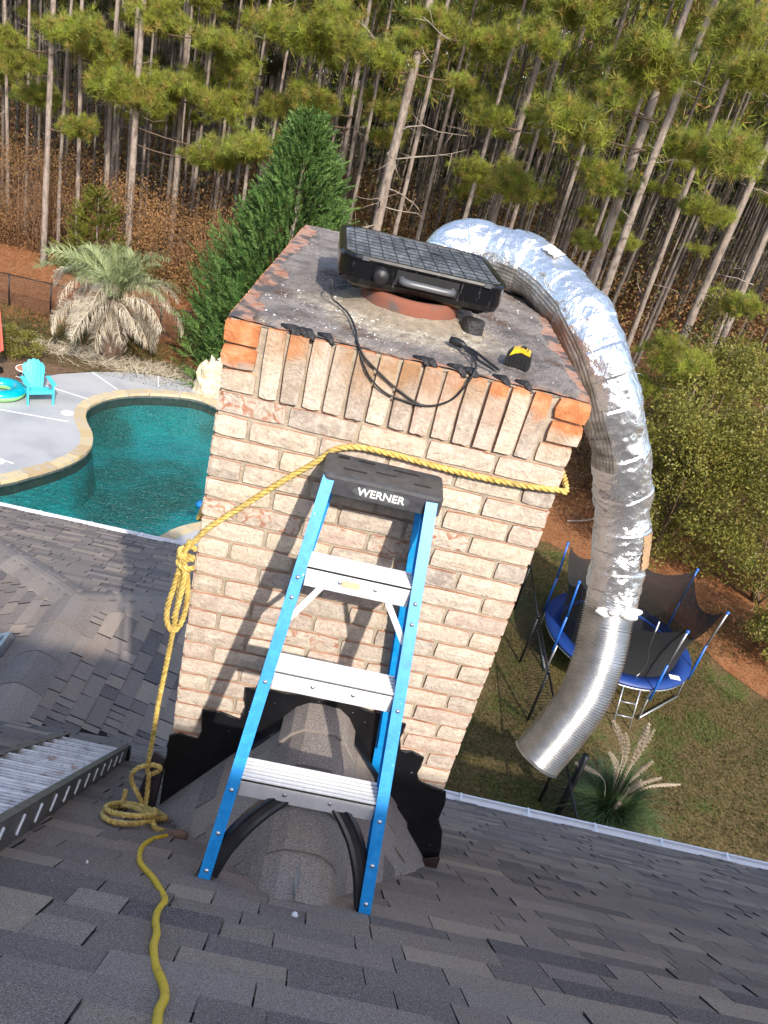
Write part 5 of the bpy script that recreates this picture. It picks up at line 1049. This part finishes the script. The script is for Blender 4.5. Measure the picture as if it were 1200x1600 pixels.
PADS = [(5.73,22,2.44,3.23),(4.17,22,.82,3.16),(4.96,22,1.64,1.73),(7.89,20,.86,2.45),(7.87,20,-.24,1.84),(3.89,26,3.63,3.09),(2.34,27,.42,2.33),(1.57,28,2.52,2.73),(1.01,27,1.25,1.45),(3.48,26,-1.43,2.55),(2.22,27,-1.42,1.75),(5.68,23,-.42,2.26),(6.06,24,-2.26,1.42),(-1.49,26,1.19,2.39),(-2.31,26,1.18,2.19),(-3.27,28,1.96,2.52),(-3.87,30,-.69,2.81),(-3.9,29,1.31,2.85),(-7.58,30,.52,2.5),(-7.01,31,-.14,2.37),(-7.28,31,-1.72,2.92),(-5.97,29,-2.87,3.04),(-7.32,30,-3.48,2.67),(-11.18,31,-1.75,3.13),(-10.19,31,-1.95,2.91),(-9.94,31,.63,2.79),(-12.76,30,-.47,2.96),(-14.77,31,-1.93,2.64),(-12.3,32,-1.12,2.7),(-12.4,30,-3.55,1.92),(-15.13,33,-3.12,2.32),(-9.04,31,-1.25,2.64),(-5.77,31,1.18,2.56),(-.25,27,2.76,2.01),(7.69,20,2.72,1.87),(7.91,18,-3.84,2.0),(7.39,18.5,-4.87,1.57),(9.3,19,-2.21,1.52),(7.31,21,.97,2.03),(3.05,25,2.71,2.08),(-.86,27,1.91,1.84),(-4.9,31,-1.16,2.42),(7.22,21,3.48,2.4),(-13.99,28,-1.05,1.72)]
for (x, y, z, w) in PADS:
    hx, hy, t, h = min(hs, key=lambda q_: math.hypot(q_[0]-x, q_[1]-y)+random.uniform(0, .3)); ax, ay = x-hx, y-hy; dist = math.hypot(ax, ay); ang = math.atan2(ay, ax) if dist > .3 else random.uniform(3, 6)
    zl = z-GZ; limb(t, zl-.25, ang, max(dist, .4)+.3, .035)
    for q_ in range(3):
        b = am('bough', random.choice(BO), t); sc_ = w/2.0*random.uniform(.72, .92); a2 = ang+(q_-1)*.75+random.uniform(-.3, .3)
        off = Vector((ax, ay, 0))-Vector((math.cos(a2), math.sin(a2), 0))*1.15*sc_; b.matrix_basis = Matrix.Translation((off.x, off.y, zl-.1+random.uniform(-.15, .15))) @ Matrix.Rotation(a2, 4, 'Z') @ Matrix.Rotation(random.uniform(-.2, .15), 4, 'Y') @ Matrix.Scale(sc_, 4)
TV = [trunk_mesh(h_, r_, b_, .10, 7, mat=m_) for h_, r_, b_, m_ in ((22,.085,.4,'bark_shaded'),(21,.11,.5,'bark_shaded'),(23,.07,.3,'pine_bark'),(22,.10,.7,'bark_shaded'),(20,.06,.6,'bark_shaded'))]
def crownmesh():
    Vs = []; 
    for k in range(9):
        nt = 9; t = RNG.random(nt); a = RNG.uniform(0, 6.28); zz = RNG.uniform(-3.5, 3.5); P = np.stack([t*2.2*np.cos(a)+RNG.normal(0, .3, nt), t*2.2*np.sin(a)+RNG.normal(0, .3, nt), zz+RNG.normal(0, .15, nt)], 1); V, _ = tuft(P, 12, .42, .05); Vs.append(V)
    return arr_mesh('crown', np.concatenate(Vs), 3, 'needles', None)
CV = [crownmesh() for _ in range(4)]
cnt = 0; k = 0
while cnt < 215:
    y = 31+RNG.random()**.9*42; half = .62*y+6; x = RNG.uniform(-.46*y-3, .62*y+4); x = round(x/1.25)*1.25+RNG.normal(0, .22)
    if y < 34+.15*x and x < -3 and y < 36: continue
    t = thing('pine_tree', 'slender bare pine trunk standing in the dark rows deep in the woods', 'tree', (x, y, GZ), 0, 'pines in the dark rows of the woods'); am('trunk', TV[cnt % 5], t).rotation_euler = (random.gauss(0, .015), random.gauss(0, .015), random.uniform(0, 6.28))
    c = am('crown', CV[cnt % 4], t); c.matrix_basis = Matrix.Translation((0, 0, random.uniform(14.5, 18))) @ Matrix.Scale(1.7, 4)  # crowns out of view, enlarged to shade the woods below
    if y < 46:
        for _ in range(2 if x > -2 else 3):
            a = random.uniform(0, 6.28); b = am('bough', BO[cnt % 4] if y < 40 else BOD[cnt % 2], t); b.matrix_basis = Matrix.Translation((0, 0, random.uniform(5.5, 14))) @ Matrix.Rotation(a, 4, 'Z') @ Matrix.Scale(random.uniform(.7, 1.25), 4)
    cnt += 1
# far rows joined, dark canopy and brush
dm = MB()
for _ in range(900):
    y = 50+60*random.random(); x = random.uniform(-.55*y-6, .75*y+8); r = random.uniform(.06, .13); dx = random.gauss(0, .3); dm.tube([(x, y, GZ-.2), (x+dx*.5, y, GZ+9), (x+dx, y, GZ+23)], [r, r*.8, r*.4], 5, cap=False)
o = part('distant_trunks', dm, 'bark_shaded', None, stuff=True)
def cloudleaves(name, n, box, size, mat, tuftn=1):
    P = np.stack([RNG.uniform(box[0], box[1], n), RNG.uniform(box[2], box[3], n), RNG.uniform(box[4], box[5], n)], 1)
    o = link(name, arr_mesh(name, leaves(P, rdirs(n, -.1), RNG.uniform(.6, 1.3, n)*size, size*.55), 4, mat)); o['kind'] = 'stuff'; return o
cloudleaves('distant_woods', 45000, (-95, 125, 95, 135, GZ, GZ+40), 2.2, 'needles_shaded')
cloudleaves('distant_woods', 16000, (-50, 60, 62, 95, GZ+9, GZ+24), .9, 'needles_shaded')
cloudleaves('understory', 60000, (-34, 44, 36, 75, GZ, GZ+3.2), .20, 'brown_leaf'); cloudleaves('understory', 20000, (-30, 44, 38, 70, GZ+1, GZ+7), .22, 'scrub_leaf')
# left brown brush: twigs + leaves; right greenish scrub
def brush(name, n, poly, zmax, mat, size, twigs, cl=60):
    C = []
    while len(C) < cl:
        x, y = random.uniform(min(p[0] for p in poly), max(p[0] for p in poly)), random.uniform(min(p[1] for p in poly), max(p[1] for p in poly))
        if inside(x, y, poly): C.append((x, y, GZ+random.random()**1.2*zmax))
    C = np.array(C); k = RNG.integers(0, len(C), n); P = C[k]+RNG.normal(0, 1, (n, 3))*np.array([.5, .5, .38]); P[:, 2] = np.maximum(P[:, 2], GZ+.03)
    o = link(name, arr_mesh(name, leaves(P, rdirs(n, -.2), RNG.uniform(.6, 1.3, n)*size, size*.6), 4, mat, RNG.random(len(C))[k]*.6+RNG.random(n)*.4)); o['kind'] = 'stuff'
    m_ = MB()
    for _ in range(twigs):
        c = C[random.randrange(len(C))]; x, y = c[0]+random.gauss(0, .5), c[1]+random.gauss(0, .5); h = random.uniform(.6, 1.2)*zmax; d = Vector((random.gauss(0, .5), random.gauss(0, .3), 0)); r = random.uniform(.006, .016)
        m_.tube([(x, y, GZ), (x+d.x*.3, y+d.y*.3, GZ+h*.45), (x+d.x, y+d.y, GZ+h*.8), (x+d.x*1.9, y+d.y*1.9, GZ+h*.95)], [r, r*.8, r*.5, r*.2], 4)
        for _k in range(3):
            t = random.uniform(.3, .9); p = Vector((x+d.x*t, y+d.y*t, GZ+h*t)); e_ = p+Vector((random.gauss(0, .5), random.gauss(0, .4), random.uniform(-.3, .5))); m_.tube([p, (p+e_)/2+Vector((0, 0, .08)), e_], [r*.5, r*.35, r*.15], 3)
    part('brush_twigs', m_, 'rusty_twig', None, stuff=True)
brush('brown_brush', 44000, [(-12.0,31),(-3,27.5),(-2,29.5),(-6,32.5),(-12,34)], 3.6, 'brown_leaf', .085, 130, 130)
brush('brown_brush', 24000, [(-20,31.5),(-13.4,31.2),(-13,34),(-20,35)], 3.8, 'brown_leaf', .07, 170, 90)
brush('green_scrub', 30000, [(-.5,25.5),(4.5,24.5),(8,21.5),(8.6,23.5),(4,28),(-.5,28)], 4.2, 'scrub_leaf', .075, 190, 90)
brush('green_scrub', 9000, [(6,20.5),(9,17.8),(13,18),(13,21),(8,23)], 3.0, 'scrub_leaf', .08, 120, 60)
brush('brown_brush', 4000, [(3.2,20),(6,18.5),(7,20),(4,22)], 1.2, 'brown_leaf', .07, 110, 30)
one('fallen_branch', MB().tube(spline([(6.6,17.6,GZ+.05),(7.3,17.9,GZ+.09),(8.1,18.6,GZ+.10),(8.9,18.9,GZ+.16)], 14), .028, 6), 'dead_wood', 'pale fallen branch on the pine straw right of the chimney', 'branch')
